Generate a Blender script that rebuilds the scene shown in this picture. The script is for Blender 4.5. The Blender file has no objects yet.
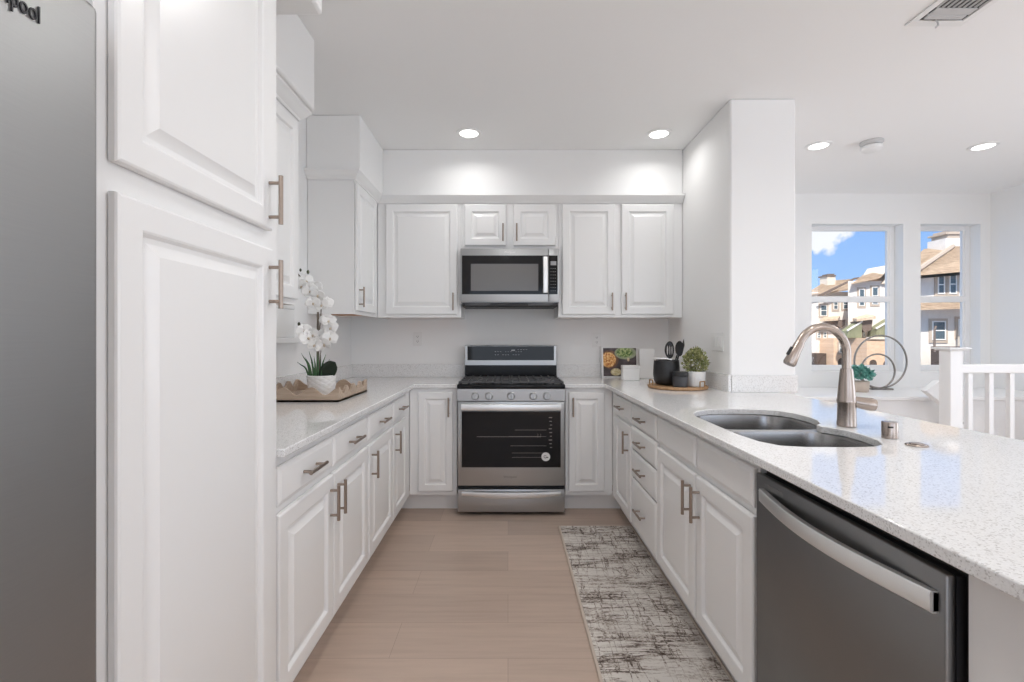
import bpy, bmesh, math, random
from mathutils import Vector, Matrix
random.seed(7)
PI = math.pi
S = bpy.context.scene
COL = S.collection

# ------------------------------------------------------------------ camera, world, sun, fill lamps, exposure
cam_d = bpy.data.cameras.new('camera')
cam = bpy.data.objects.new('camera', cam_d)
COL.objects.link(cam)
cam.location = (0, 0, 1.245)
cam.rotation_euler = (PI/2, 0, 0)
cam_d.sensor_width = 36
cam_d.lens = 470/1024*36
cam_d.shift_x = 4/1024
cam_d.shift_y = -3.5/1024
cam_d.clip_start = 0.02
cam_d.clip_end = 500
S.camera = cam

S.view_settings.view_transform = 'Standard'
S.view_settings.look = 'None'
S.view_settings.gamma = 1
S.view_settings.use_curve_mapping = False
S.view_settings.exposure = 0.12
S.cycles.max_bounces = 12
S.cycles.diffuse_bounces = 7
S.cycles.glossy_bounces = 5
S.cycles.caustics_reflective = False
S.cycles.caustics_refractive = False
S.cycles.sample_clamp_indirect = 6

world = bpy.data.worlds.new('sky')
S.world = world
world.use_nodes = True
wn = world.node_tree.nodes
wl = world.node_tree.links
wn.clear()
w_out = wn.new('ShaderNodeOutputWorld')
w_bg = wn.new('ShaderNodeBackground')
w_tc = wn.new('ShaderNodeTexCoord')
w_sep = wn.new('ShaderNodeSeparateXYZ')
w_grad = wn.new('ShaderNodeValToRGB')
w_map = wn.new('ShaderNodeMapping')
w_noise = wn.new('ShaderNodeTexNoise')
w_cr = wn.new('ShaderNodeValToRGB')
w_mix = wn.new('ShaderNodeMixRGB')
wl.new(w_tc.outputs['Generated'], w_sep.inputs[0])
wl.new(w_sep.outputs['Z'], w_grad.inputs[0])
w_grad.color_ramp.elements[0].position = 0.0
w_grad.color_ramp.elements[0].color = (0.42, 0.66, 0.98, 1)
w_grad.color_ramp.elements[1].position = 0.28
w_grad.color_ramp.elements[1].color = (0.20, 0.42, 0.93, 1)
w_noise.inputs['Scale'].default_value = 34
w_noise.inputs['Detail'].default_value = 4
wl.new(w_tc.outputs['Generated'], w_noise.inputs['Vector'])
e_ = w_grad.color_ramp.elements.new(0.5)
e_.color = (1.0, 1.02, 1.08, 1)
w_map.inputs['Location'].default_value = (-0.548, -0.816, -0.178*1.5)
w_map.inputs['Scale'].default_value = (1, 1, 1.5)
wl.new(w_tc.outputs['Generated'], w_map.inputs[0])
w_len = wn.new('ShaderNodeVectorMath')
w_len.operation = 'LENGTH'
wl.new(w_map.outputs[0], w_len.inputs[0])
w_ma = wn.new('ShaderNodeMath')
w_ma.operation = 'MULTIPLY_ADD'
w_ma.inputs[1].default_value = -0.07
wl.new(w_noise.outputs['Fac'], w_ma.inputs[0])
wl.new(w_len.outputs['Value'], w_ma.inputs[2])
wl.new(w_ma.outputs[0], w_cr.inputs[0])
w_cr.color_ramp.elements[0].position = 0.0
w_cr.color_ramp.elements[0].color = (0.95, 0.95, 0.95, 1)
w_cr.color_ramp.elements[1].position = 0.012
w_cr.color_ramp.elements[1].color = (0, 0, 0, 1)
wl.new(w_cr.outputs[0], w_mix.inputs[0])
wl.new(w_grad.outputs[0], w_mix.inputs[1])
w_mix.inputs[2].default_value = (0.95, 0.97, 1.0, 1)
wl.new(w_mix.outputs[0], w_bg.inputs[0])
w_bg.inputs[1].default_value = 1.0
wl.new(w_bg.outputs[0], w_out.inputs[0])

def lamp(kind, name, loc, rot, energy, color=(1, 1, 1), **kw):
    d = bpy.data.lights.new(name, kind)
    d.energy = energy
    d.color = color
    for k, v in kw.items():
        setattr(d, k, v)
    o = bpy.data.objects.new(name, d)
    COL.objects.link(o)
    o.location = loc
    o.rotation_euler = rot
    return o

# sun from behind and to the right of the house: lights the street fronts opposite
sun_v = Vector((0.38, 0.70, -0.70))
sun = lamp('SUN', 'sun', (0, -6, 12), sun_v.to_track_quat('-Z', 'Y').to_euler(), 5.0, (1, 0.95, 0.88), angle=math.radians(0.6))
# added fill lamps in unseen openings outside the frame, standing in for daylight
lamp('AREA', 'added_fill_rear', (0.2, -3.22, 1.45), (-PI/2-0.5, 0, PI), 21, (0.98, 0.99, 1.0), shape='RECTANGLE', size=2.3, size_y=2.0)
lamp('AREA', 'added_fill_rear_living', (3.4, -3.22, 1.45), (-PI/2-0.5, 0, PI), 27, (0.98, 0.99, 1.0), shape='RECTANGLE', size=2.3, size_y=2.0)
lamp('AREA', 'added_fill_side', (4.92, 1.2, 1.30), (0, PI/2+0.35, 0), 37, (0.98, 0.99, 1.0), shape='RECTANGLE', size=2.4, size_y=2.4)

# ------------------------------------------------------------------ mesh helpers
class MB:
    def __init__(self):
        self.bm = bmesh.new()
    def box(self, x0, x1, y0, y1, z0, z1, bev=0.0, seg=1, mi=0):
        M = Matrix.Translation(((x0+x1)/2, (y0+y1)/2, (z0+z1)/2)) @ Matrix.Diagonal((x1-x0, y1-y0, z1-z0, 1))
        n0 = len(self.bm.faces)
        r = bmesh.ops.create_cube(self.bm, size=1, matrix=M)
        if bev > 0:
            es = set()
            for v in r['verts']:
                es.update(v.link_edges)
            bmesh.ops.bevel(self.bm, geom=list(es), offset=bev, segments=seg, affect='EDGES', profile=0.5)
        if mi:
            self.bm.faces.ensure_lookup_table()
            for f in self.bm.faces[n0-0:]:
                f.material_index = mi
        return self
    def ring_loft(self, rings, cap0=True, cap1=True, closed=True):
        vs = [[self.bm.verts.new(p) for p in ring] for ring in rings]
        n = len(vs[0])
        for a, b in zip(vs[:-1], vs[1:]):
            for i in range(n if closed else n-1):
                j = (i+1) % n
                self.bm.faces.new((a[i], a[j], b[j], b[i]))
        if cap0:
            self.bm.faces.new(list(reversed(vs[0])))
        if cap1:
            self.bm.faces.new(vs[-1])
        return self
    def cyl(self, p0, p1, r0, r1=None, seg=16):
        return self.tube([p0, p1], [r0, r0 if r1 is None else r1], seg)
    def tube(self, pts, r, seg=10, cap=True, sx=1.0):
        pts = [Vector(p) for p in pts]
        rs = r if isinstance(r, (list, tuple)) else [r]*len(pts)
        rings = []
        up = None
        for i, p in enumerate(pts):
            t = (pts[min(i+1, len(pts)-1)] - pts[max(i-1, 0)]).normalized()
            if up is None:
                up = Vector((0, 0, 1)) if abs(t.z) < 0.9 else Vector((1, 0, 0))
            a = up.cross(t)
            if a.length < 1e-5:
                a = Vector((0, 1, 0)).cross(t)
            a.normalize()
            b = t.cross(a).normalized()
            up = b
            rings.append([p + rs[i]*(math.cos(2*PI*k/seg)*a*sx + math.sin(2*PI*k/seg)*b) for k in range(seg)])
        return self.ring_loft(rings, cap, cap)
    def lathe(self, prof, c=(0, 0, 0), seg=28, cap0=True, cap1=True, M=None):
        rings = []
        for r, z in prof:
            ring = []
            for k in range(seg):
                a = 2*PI*k/seg
                p = Vector((r*math.cos(a), r*math.sin(a), z))
                if M is not None:
                    p = M @ p
                ring.append(p + Vector(c))
            rings.append(ring)
        return self.ring_loft(rings, cap0, cap1)
    def prism(self, poly, axis, a0, a1):
        def mk(p, a):
            if axis == 'x': return (a, p[0], p[1])
            if axis == 'y': return (p[0], a, p[1])
            return (p[0], p[1], a)
        return self.ring_loft([[mk(p, a0) for p in poly], [mk(p, a1) for p in poly]])
    def quad(self, *ps):
        self.bm.faces.new([self.bm.verts.new(p) for p in ps])
        return self
    def plate_with_holes(self, outer, holes, z0, z1):
        bm = self.bm
        edges = []
        for loop in [outer]+holes:
            vs = [bm.verts.new((p[0], p[1], z1)) for p in loop]
            for i in range(len(vs)):
                edges.append(bm.edges.new((vs[i], vs[(i+1) % len(vs)])))
        r = bmesh.ops.triangle_fill(bm, use_beauty=True, use_dissolve=False, edges=edges, normal=(0, 0, 1))
        fs = [g for g in r['geom'] if isinstance(g, bmesh.types.BMFace)]
        e = bmesh.ops.extrude_face_region(bm, geom=fs)
        for v in e['geom']:
            if isinstance(v, bmesh.types.BMVert):
                v.co.z = z0
        return self
    def build(self, name, mat, parent=None, bevel=0, smooth=35, M=None):
        bmesh.ops.recalc_face_normals(self.bm, faces=self.bm.faces[:])
        if M is not None:
            bmesh.ops.transform(self.bm, matrix=M, verts=self.bm.verts[:])
        me = bpy.data.meshes.new(name)
        self.bm.to_mesh(me)
        self.bm.free()
        for m in (mat if isinstance(mat, (list, tuple)) else [mat]):
            me.materials.append(m)
        if smooth:
            me.shade_smooth()
            me.set_sharp_from_angle(angle=math.radians(smooth))
        o = bpy.data.objects.new(name, me)
        COL.objects.link(o)
        if parent is not None:
            o.parent = parent
        if bevel:
            b = o.modifiers.new('edge', 'BEVEL')
            b.width = bevel
            b.segments = 2
            b.limit_method = 'ANGLE'
            b.angle_limit = math.radians(50)
        return o

def tag(o, label, cat, group=None):
    o['label'] = label
    o['category'] = cat
    if group:
        o['group'] = group
    return o

def thing(name, label, cat, loc=(0, 0, 0), rz=0.0, group=None):
    o = bpy.data.objects.new(name, None)
    o.empty_display_size = 0.05
    COL.objects.link(o)
    o.location = loc
    o.rotation_euler = (0, 0, rz)
    return tag(o, label, cat, group)

def struct(o):
    o['kind'] = 'structure'
    return o

def text_mesh(name, txt, size, mat, parent, M, extrude=0.0006, sx=1.0):
    cu = bpy.data.curves.new(name, 'FONT')
    cu.body = txt
    cu.size = size
    cu.extrude = extrude
    cu.resolution_u = 3
    cu.align_x = 'CENTER'
    tmp = bpy.data.objects.new(name, cu)
    COL.objects.link(tmp)
    dg = bpy.context.evaluated_depsgraph_get()
    me = bpy.data.meshes.new_from_object(tmp.evaluated_get(dg))
    bpy.data.objects.remove(tmp)
    me.transform(M @ Matrix.Diagonal((sx, 1, 1, 1)))
    me.materials.clear()
    me.materials.append(mat)
    o = bpy.data.objects.new(name, me)
    COL.objects.link(o)
    o.parent = parent
    return o

def rrect(x0, x1, y0, y1, r, n=5):
    pts = []
    for cx, cy, a0 in ((x1-r, y1-r, 0), (x0+r, y1-r, PI/2), (x0+r, y0+r, PI), (x1-r, y0+r, 1.5*PI)):
        for k in range(n+1):
            a = a0 + k*PI/2/n
            pts.append((cx+r*math.cos(a), cy+r*math.sin(a)))
    return pts

# ------------------------------------------------------------------ materials
def pm(name, color, rough=0.5, metal=0.0, spec=None, **kw):
    m = bpy.data.materials.new(name)
    m.use_nodes = True
    b = m.node_tree.nodes['Principled BSDF']
    b.inputs['Base Color'].default_value = (*color, 1)
    b.inputs['Roughness'].default_value = rough
    b.inputs['Metallic'].default_value = metal
    if spec is not None:
        b.inputs['Specular IOR Level'].default_value = spec
    for k, v in kw.items():
        b.inputs[k].default_value = v
    return m

def nodes(m):
    return m.node_tree.nodes, m.node_tree.links, m.node_tree.nodes['Principled BSDF']

def ramp(n, stops, interp='LINEAR'):
    r = n.new('ShaderNodeValToRGB')
    r.color_ramp.interpolation = interp
    while len(r.color_ramp.elements) < len(stops):
        r.color_ramp.elements.new(0.5)
    for e, (p, c) in zip(r.color_ramp.elements, stops):
        e.position = p
        e.color = (*c, 1)
    return r

def noise_fac(m, scale, detail=3, vec_scale=(1, 1, 1), coord='Object', rough=0.5, loc=(0, 0, 0), rot=(0, 0, 0)):
    n, l, b = nodes(m)
    tc = n.new('ShaderNodeTexCoord')
    mp = n.new('ShaderNodeMapping')
    mp.inputs['Scale'].default_value = vec_scale
    mp.inputs['Location'].default_value = loc
    mp.inputs['Rotation'].default_value = rot
    t = n.new('ShaderNodeTexNoise')
    t.inputs['Scale'].default_value = scale
    t.inputs['Detail'].default_value = detail
    t.inputs['Roughness'].default_value = rough
    l.new(tc.outputs[coord], mp.inputs[0])
    l.new(mp.outputs[0], t.inputs['Vector'])
    return t.outputs['Fac']

def vary(m, stops, scale, detail=3, vec_scale=(1, 1, 1), bump=0.0, bump_dist=0.002):
    n, l, b = nodes(m)
    f = noise_fac(m, scale, detail, vec_scale)
    if stops:
        r = ramp(n, stops)
        l.new(f, r.inputs[0])
        l.new(r.outputs[0], b.inputs['Base Color'])
    if bump:
        bp = n.new('ShaderNodeBump')
        bp.inputs['Strength'].default_value = bump
        bp.inputs['Distance'].default_value = bump_dist
        l.new(f, bp.inputs['Height'])
        l.new(bp.outputs[0], b.inputs['Normal'])
    return m

M_cab = vary(pm('cabinet_paint', (0.86, 0.86, 0.855), 0.32), None, 60, 2, (1, 1, 1), 0.03, 0.0005)
M_wall = vary(pm('wall_paint', (0.88, 0.88, 0.875), 0.65, spec=0.25), None, 90, 3, (1, 1, 1), 0.06, 0.002)
M_ceil = vary(pm('ceiling_paint', (0.90, 0.90, 0.895), 0.75, spec=0.2), None, 45, 4, (1, 1, 1), 0.12, 0.003)
M_trimw = pm('trim_paint', (0.87, 0.87, 0.865), 0.35)
M_white = pm('white_plastic', (0.84, 0.84, 0.83), 0.35)
M_ceramic = pm('white_ceramic', (0.86, 0.86, 0.85), 0.25)
M_vinyl = pm('window_vinyl', (0.85, 0.85, 0.85), 0.3)
M_steel = pm('brushed_steel', (0.49, 0.50, 0.505), 0.36, 1.0)
M_steel_h = pm('satin_steel', (0.80, 0.80, 0.79), 0.26, 1.0)
M_dwsteel = pm('dark_brushed_steel', (0.25, 0.25, 0.252), 0.30, 1.0)
M_sink = pm('sink_steel', (0.36, 0.355, 0.35), 0.27, 1.0)
M_nickel = pm('warm_nickel', (0.38, 0.31, 0.26), 0.32, 1.0)
M_faucet = pm('brushed_nickel', (0.45, 0.385, 0.34), 0.27, 1.0)
for m_, vs in ((M_steel, (2, 2, 160)), (M_dwsteel, (160, 2, 2)), (M_steel_h, (2, 2, 120))):
    n_, l_, b_ = nodes(m_)
    f_ = noise_fac(m_, 3, 3, vs)
    mr = n_.new('ShaderNodeMapRange')
    mr.inputs['To Min'].default_value = 0.30
    mr.inputs['To Max'].default_value = 0.45
    l_.new(f_, mr.inputs[0])
    l_.new(mr.outputs[0], b_.inputs['Roughness'])
M_fridge = pm('fridge_steel', (0.37, 0.372, 0.372), 0.33, 1.0)
n_, l_, b_ = nodes(M_fridge)
f_ = noise_fac(M_fridge, 3, 3, (2, 2, 160))
mr = n_.new('ShaderNodeMapRange')
mr.inputs['To Min'].default_value = 0.44
mr.inputs['To Max'].default_value = 0.56
l_.new(f_, mr.inputs[0])
l_.new(mr.outputs[0], b_.inputs['Roughness'])
M_black = pm('black_enamel', (0.012, 0.012, 0.013), 0.22, spec=0.2)
M_blackglass = pm('black_glass', (0.010, 0.010, 0.011), 0.06, spec=0.25)
M_micwin = pm('microwave_window', (0.16, 0.155, 0.15), 0.18)
M_iron = pm('cast_iron', (0.07, 0.07, 0.072), 0.42)
M_rubber = pm('black_plastic', (0.015, 0.015, 0.016), 0.5)
M_matteblack = vary(pm('matte_black_ceramic', (0.018, 0.018, 0.019), 0.42), None, 200, 2, (1, 1, 1), 0.1)
M_darkgrey = pm('dark_grey_glaze', (0.05, 0.05, 0.055), 0.35)
M_letter = pm('dark_lettering', (0.05, 0.05, 0.055), 0.35, 0.6)
M_greylet = pm('grey_lettering', (0.22, 0.22, 0.22), 0.5)
M_paleprint = pm('pale_print', (0.35, 0.35, 0.36), 0.5)
M_sticker = pm('sticker_white', (0.75, 0.75, 0.74), 0.5)
M_wire = pm('oven_rack_wire', (0.30, 0.28, 0.26), 0.3, 0.9)
M_orchid = pm('orchid_petal', (0.95, 0.95, 0.94), 0.5)
M_orchidc = pm('orchid_centre', (0.62, 0.52, 0.40), 0.5)
M_bud = pm('orchid_bud', (0.05, 0.06, 0.03), 0.5)
M_stake = pm('orchid_stem', (0.16, 0.13, 0.10), 0.6)
M_grass = vary(pm('blade_leaf', (0.05, 0.16, 0.05), 0.45), [(0.3, (0.015, 0.06, 0.018)), (0.7, (0.09, 0.21, 0.08))], 25)
M_darkleaf = pm('dark_leaf', (0.012, 0.028, 0.014), 0.35)
M_boxwood = vary(pm('herb_leaf', (0.2, 0.24, 0.08), 0.55), [(0.3, (0.12, 0.15, 0.05)), (0.5, (0.28, 0.30, 0.11)), (0.68, (0.58, 0.54, 0.30))], 60, 2)
M_teal = vary(pm('succulent_leaf', (0.08, 0.3, 0.25), 0.5), [(0.3, (0.04, 0.24, 0.20)), (0.7, (0.26, 0.55, 0.48))], 40, 2)
M_twig = pm('twig', (0.16, 0.12, 0.07), 0.7)
M_soil = pm('potting_moss', (0.06, 0.05, 0.03), 0.9)
M_tan = pm('tan_pot', (0.60, 0.50, 0.42), 0.6)
M_brass = pm('copper_wire', (0.42, 0.26, 0.13), 0.35, 0.9)
M_ring = pm('ring_metal', (0.30, 0.28, 0.26), 0.3, 1.0)
M_paper = pm('paper_white', (0.84, 0.84, 0.83), 0.6)
M_underside = vary(pm('raw_plywood', (0.50, 0.26, 0.14), 0.6), [(0.3, (0.42, 0.20, 0.10)), (0.7, (0.58, 0.32, 0.18))], 8, 3, (1, 12, 1))
M_lens = bpy.data.materials.new('lamp_lens')
M_lens.use_nodes = True
M_lens.node_tree.nodes['Principled BSDF'].inputs['Emission Color'].default_value = (1, 0.98, 0.95, 1)
M_lens.node_tree.nodes['Principled BSDF'].inputs['Emission Strength'].default_value = 3.0
M_lensoff = pm('lamp_lens_unlit', (0.88, 0.88, 0.87), 0.4)
M_grille = pm('grille_dark', (0.07, 0.07, 0.07), 0.6)
M_ventgrey = pm('damper_grey', (0.55, 0.55, 0.55), 0.5)

# quartz with fine grey flecks
M_quartz = pm('quartz', (0.8, 0.8, 0.8), 0.05)
n_, l_, b_ = nodes(M_quartz)
tc = n_.new('ShaderNodeTexCoord')
vo = n_.new('ShaderNodeTexVoronoi')
vo.inputs['Scale'].default_value = 330
l_.new(tc.outputs['Object'], vo.inputs['Vector'])
sp = n_.new('ShaderNodeSeparateColor')
l_.new(vo.outputs['Color'], sp.inputs[0])
r1 = ramp(n_, [(0.0, (0.56, 0.55, 0.54)), (0.12, (0.66, 0.65, 0.64)), (0.18, (0.83, 0.83, 0.825)), (1.0, (0.87, 0.87, 0.87))])
l_.new(sp.outputs[0], r1.inputs[0])
f2 = noise_fac(M_quartz, 260, 2)
r2 = ramp(n_, [(0.35, (0.88, 0.88, 0.88)), (0.55, (1, 1, 1))])
l_.new(f2, r2.inputs[0])
mx = n_.new('ShaderNodeMixRGB')
mx.blend_type = 'MULTIPLY'
mx.inputs[0].default_value = 0.6
l_.new(r1.outputs[0], mx.inputs[1])
l_.new(r2.outputs[0], mx.inputs[2])
l_.new(mx.outputs[0], b_.inputs['Base Color'])

# plank floor, boards running across the room
M_floor = pm('plank_floor', (0.45, 0.34, 0.27), 0.42)
n_, l_, b_ = nodes(M_floor)
tc = n_.new('ShaderNodeTexCoord')
br = n_.new('ShaderNodeTexBrick')
br.offset = 0.37
br.inputs['Scale'].default_value = 1.0
br.inputs['Brick Width'].default_value = 1.25
br.inputs['Row Height'].default_value = 0.228
br.inputs['Mortar Size'].default_value = 0.0011
br.inputs['Mortar Smooth'].default_value = 0.3
br.inputs['Bias'].default_value = 0.0
br.inputs['Color1'].default_value = (0.560, 0.435, 0.355, 1)
br.inputs['Color2'].default_value = (0.455, 0.352, 0.287, 1)
br.inputs['Mortar'].default_value = (0.36, 0.27, 0.215, 1)
l_.new(tc.outputs['Object'], br.inputs['Vector'])
fg = noise_fac(M_floor, 2.2, 6, (1.0, 14, 1), rough=0.6)
rg = ramp(n_, [(0.3, (0.88, 0.87, 0.86)), (0.5, (0.98, 0.98, 0.98)), (0.7, (1.06, 1.06, 1.06))])
l_.new(fg, rg.inputs[0])
mx = n_.new('ShaderNodeMixRGB')
mx.blend_type = 'MULTIPLY'
mx.inputs[0].default_value = 0.9
l_.new(br.outputs['Color'], mx.inputs[1])
l_.new(rg.outputs[0], mx.inputs[2])
l_.new(mx.outputs[0], b_.inputs['Base Color'])

# worn woven runner
M_rug = pm('worn_rug', (0.5, 0.47, 0.44), 0.95, spec=0.1)
n_, l_, b_ = nodes(M_rug)
def mrange(f, a, b, lo=0.0, hi=1.0):
    g = n_.new('ShaderNodeMapRange')
    g.inputs['From Min'].default_value = a; g.inputs['From Max'].default_value = b
    g.inputs['To Min'].default_value = lo; g.inputs['To Max'].default_value = hi
    l_.new(f, g.inputs[0])
    return g.outputs[0]
def mop(op, a, b):
    q = n_.new('ShaderNodeMath'); q.operation = op
    for i_, v in enumerate((a, b)):
        if isinstance(v, (int, float)): q.inputs[i_].default_value = v
        else: l_.new(v, q.inputs[i_])
    return q.outputs[0]
def band(f, c, w):
    return mrange(mop('ABSOLUTE', mop('SUBTRACT', f, c), 0), 0, w, 1, 0)
h1 = band(noise_fac(M_rug, 2.0, 3, (0.8, 8.5, 1), loc=(3, 1, 0), rough=0.6), 0.5, 0.035)
h2 = band(noise_fac(M_rug, 2.0, 3, (1.0, 13, 1), loc=(9, 4, 0), rough=0.6), 0.46, 0.03)
v1 = band(noise_fac(M_rug, 2.0, 3, (10.5, 1.1, 1), loc=(0, 5, 0), rough=0.6), 0.5, 0.030)
grain = mrange(noise_fac(M_rug, 75, 3, (1, 1.8, 1), rough=0.7), 0.36, 0.52)
wear = mrange(noise_fac(M_rug, 3.2, 5, (1, 1.5, 1), loc=(8, 2, 0), rough=0.6), 0.36, 0.54, 0.5, 1.0)
lines = mop('MULTIPLY', mop('MULTIPLY', mop('MAXIMUM', mop('MAXIMUM', h1, mop('MULTIPLY', h2, 0.8)), mop('MULTIPLY', v1, 0.9)), grain), wear)
patch = mop('MULTIPLY', mrange(noise_fac(M_rug, 4.2, 8, (1, 2.2, 1), loc=(2, 7, 0), rough=0.75), 0.47, 0.60), mrange(noise_fac(M_rug, 90, 2, (1, 1.6, 1), loc=(1, 0, 0)), 0.38, 0.55, 0.25, 0.75))
val = mop('ADD', mop('MULTIPLY', lines, 0.72), mop('ADD', mop('MULTIPLY', patch, 0.52), mrange(noise_fac(M_rug, 150, 2), 0.35, 0.65, 0.0, 0.14)))
rr = ramp(n_, [(0.10, (0.68, 0.645, 0.60)), (0.38, (0.46, 0.405, 0.36)), (0.62, (0.20, 0.165, 0.145)), (0.95, (0.075, 0.055, 0.045))])
l_.new(val, rr.inputs[0])
l_.new(rr.outputs[0], b_.inputs['Base Color'])
M_rugedge = pm('rug_binding', (0.55, 0.47, 0.40), 0.9)

def wood(name, a, b, scale=6, vs=(1, 14, 14), rough=0.5):
    return vary(pm(name, a, rough), [(0.3, a), (0.7, b)], scale, 4, vs)
M_traywood = wood('tray_oak', (0.38, 0.285, 0.21), (0.52, 0.41, 0.32))
M_roundwood = wood('round_tray_wood', (0.34, 0.19, 0.09), (0.50, 0.31, 0.17), 8, (12, 1, 1))

# food photograph: a bowl of pasta shells and a green salad on a dark table
M_food = pm('food_print', (0.1, 0.08, 0.07), 0.4)
n_, l_, b_ = nodes(M_food)
tc = n_.new('ShaderNodeTexCoord')
def blob(cx, cz, r, soft=0.06, sx=1.0):
    mp = n_.new('ShaderNodeMapping')
    mp.inputs['Location'].default_value = (-cx*sx/r, 0, -cz/r)
    mp.inputs['Scale'].default_value = (sx/r, 0.0, 1/r)
    ln = n_.new('ShaderNodeVectorMath'); ln.operation = 'LENGTH'
    g = n_.new('ShaderNodeMapRange'); g.inputs['From Min'].default_value = 1-soft; g.inputs['From Max'].default_value = 1+soft
    g.inputs['To Min'].default_value = 1; g.inputs['To Max'].default_value = 0
    l_.new(tc.outputs['Object'], mp.inputs[0]); l_.new(mp.outputs[0], ln.inputs[0]); l_.new(ln.outputs['Value'], g.inputs[0])
    return g.outputs[0]
base = ramp(n_, [(0.35, (0.035, 0.022, 0.02)), (0.65, (0.10, 0.075, 0.08))])
l_.new(noise_fac(M_food, 18, 4), base.inputs[0])
cur = base.outputs[0]
def over(cur, mask, stops, scale, detail=3):
    r = ramp(n_, stops)
    l_.new(noise_fac(M_food, scale, detail), r.inputs[0])
    mx = n_.new('ShaderNodeMixRGB')
    l_.new(mask, mx.inputs[0]); l_.new(cur, mx.inputs[1]); l_.new(r.outputs[0], mx.inputs[2])
    return mx.outputs[0]
cur = over(cur, blob(-0.088, 0.150, 0.075), [(0.3, (0.10, 0.04, 0.02)), (0.7, (0.2, 0.09, 0.04))], 40)
cur = over(cur, blob(-0.095, 0.148, 0.062), [(0.38, (0.45, 0.14, 0.03)), (0.5, (0.75, 0.36, 0.09)), (0.62, (0.90, 0.62, 0.28))], 75)
cur = over(cur, blob(0.047, 0.203, 0.052, 0.06, 0.58), [(0.3, (0.30, 0.34, 0.20)), (0.7, (0.42, 0.45, 0.30))], 30)
cur = over(cur, blob(0.038, 0.206, 0.038, 0.15, 0.54), [(0.35, (0.04, 0.10, 0.02)), (0.5, (0.22, 0.32, 0.08)), (0.65, (0.5, 0.55, 0.25))], 60)
cur = over(cur, blob(-0.035, 0.047, 0.03, 0.1, 0.7), [(0.4, (0.55, 0.45, 0.22)), (0.6, (0.75, 0.68, 0.45))], 60)
cur = over(cur, blob(0.068, 0.150, 0.016, 0.1, 1.6), [(0.4, (0.6, 0.45, 0.25)), (0.6, (0.7, 0.6, 0.4))], 60)
l_.new(cur, b_.inputs['Base Color'])

# diamond-quilted and dotted pots
def quilt(name, scale, rot, strength):
    m = pm(name, (0.85, 0.85, 0.84), 0.4)
    n, l, b = nodes(m)
    tcn = n.new('ShaderNodeTexCoord')
    mp = n.new('ShaderNodeMapping')
    l.new(tcn.outputs['UV'], mp.inputs[0])
    mp.inputs['Rotation'].default_value = (0, 0, rot)
    ck = n.new('ShaderNodeTexChecker')
    ck.inputs['Scale'].default_value = scale
    l.new(mp.outputs[0], ck.inputs['Vector'])
    bp = n.new('ShaderNodeBump')
    bp.inputs['Strength'].default_value = strength
    bp.inputs['Distance'].default_value = 0.002
    l.new(ck.outputs['Fac'], bp.inputs['Height'])
    l.new(bp.outputs[0], b.inputs['Normal'])
    return m

# exterior
M_stucco = vary(pm('stucco_white', (0.74, 0.70, 0.66), 0.9), [(0.3, (0.70, 0.66, 0.62)), (0.7, (0.78, 0.74, 0.70))], 3)
M_stucco2 = vary(pm('stucco_cream', (0.72, 0.64, 0.54), 0.9), [(0.3, (0.68, 0.60, 0.50)), (0.7, (0.75, 0.67, 0.57))], 3)
M_olive = vary(pm('stucco_olive', (0.24, 0.27, 0.14), 0.9), [(0.3, (0.20, 0.21, 0.125)), (0.7, (0.25, 0.26, 0.165))], 3)
M_rooft = vary(pm('roof_tile', (0.58, 0.46, 0.34), 0.9), [(0.3, (0.46, 0.34, 0.24)), (0.5, (0.60, 0.47, 0.35)), (0.7, (0.72, 0.60, 0.47))], 3.0, 4, (1, 1, 5))
M_fascia = pm('roof_fascia', (0.16, 0.12, 0.10), 0.8)
M_wtrim = pm('window_surround', (0.48, 0.40, 0.33), 0.8)
M_wglass = pm('house_glass', (0.08, 0.12, 0.15), 0.08)
M_wframe = pm('house_window_frame', (0.80, 0.80, 0.78), 0.5)
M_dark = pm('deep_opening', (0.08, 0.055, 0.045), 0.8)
M_asphalt = pm('asphalt', (0.16, 0.16, 0.16), 0.9)
M_brick = pm('brick_peach', (0.6, 0.38, 0.24), 0.9)
n_, l_, b_ = nodes(M_brick)
tc = n_.new('ShaderNodeTexCoord')
mp = n_.new('ShaderNodeMapping')
mp.inputs['Rotation'].default_value = (PI/2, 0, 0)
br = n_.new('ShaderNodeTexBrick')
br.inputs['Scale'].default_value = 1.0
br.inputs['Brick Width'].default_value = 0.30
br.inputs['Row Height'].default_value = 0.12
br.inputs['Mortar Size'].default_value = 0.012
br.inputs['Color1'].default_value = (0.66, 0.44, 0.29, 1)
br.inputs['Color2'].default_value = (0.76, 0.54, 0.38, 1)
br.inputs['Mortar'].default_value = (0.66, 0.54, 0.44, 1)
l_.new(tc.outputs['Object'], mp.inputs[0])
l_.new(mp.outputs[0], br.inputs['Vector'])
l_.new(br.outputs['Color'], b_.inputs['Base Color'])
M_glass = bpy.data.materials.new('window_glass')
M_glass.use_nodes = True
n_ = M_glass.node_tree.nodes
l_ = M_glass.node_tree.links
n_.clear()
o_ = n_.new('ShaderNodeOutputMaterial')
tr = n_.new('ShaderNodeBsdfTransparent')
gl = n_.new('ShaderNodeBsdfGlossy')
gl.inputs['Roughness'].default_value = 0.02
mixs = n_.new('ShaderNodeMixShader')
mixs.inputs[0].default_value = 0.035
l_.new(tr.outputs[0], mixs.inputs[1])
l_.new(gl.outputs[0], mixs.inputs[2])
l_.new(mixs.outputs[0], o_.inputs[0])

# ------------------------------------------------------------------ room shell
WL, WR, WB, CEIL = -1.32, 1.352, 3.96, 2.70
STUB_R, STUB_Y, FAR, EAST, REAR = 1.7525, 2.86, 4.75, 4.88, -3.2

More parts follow.
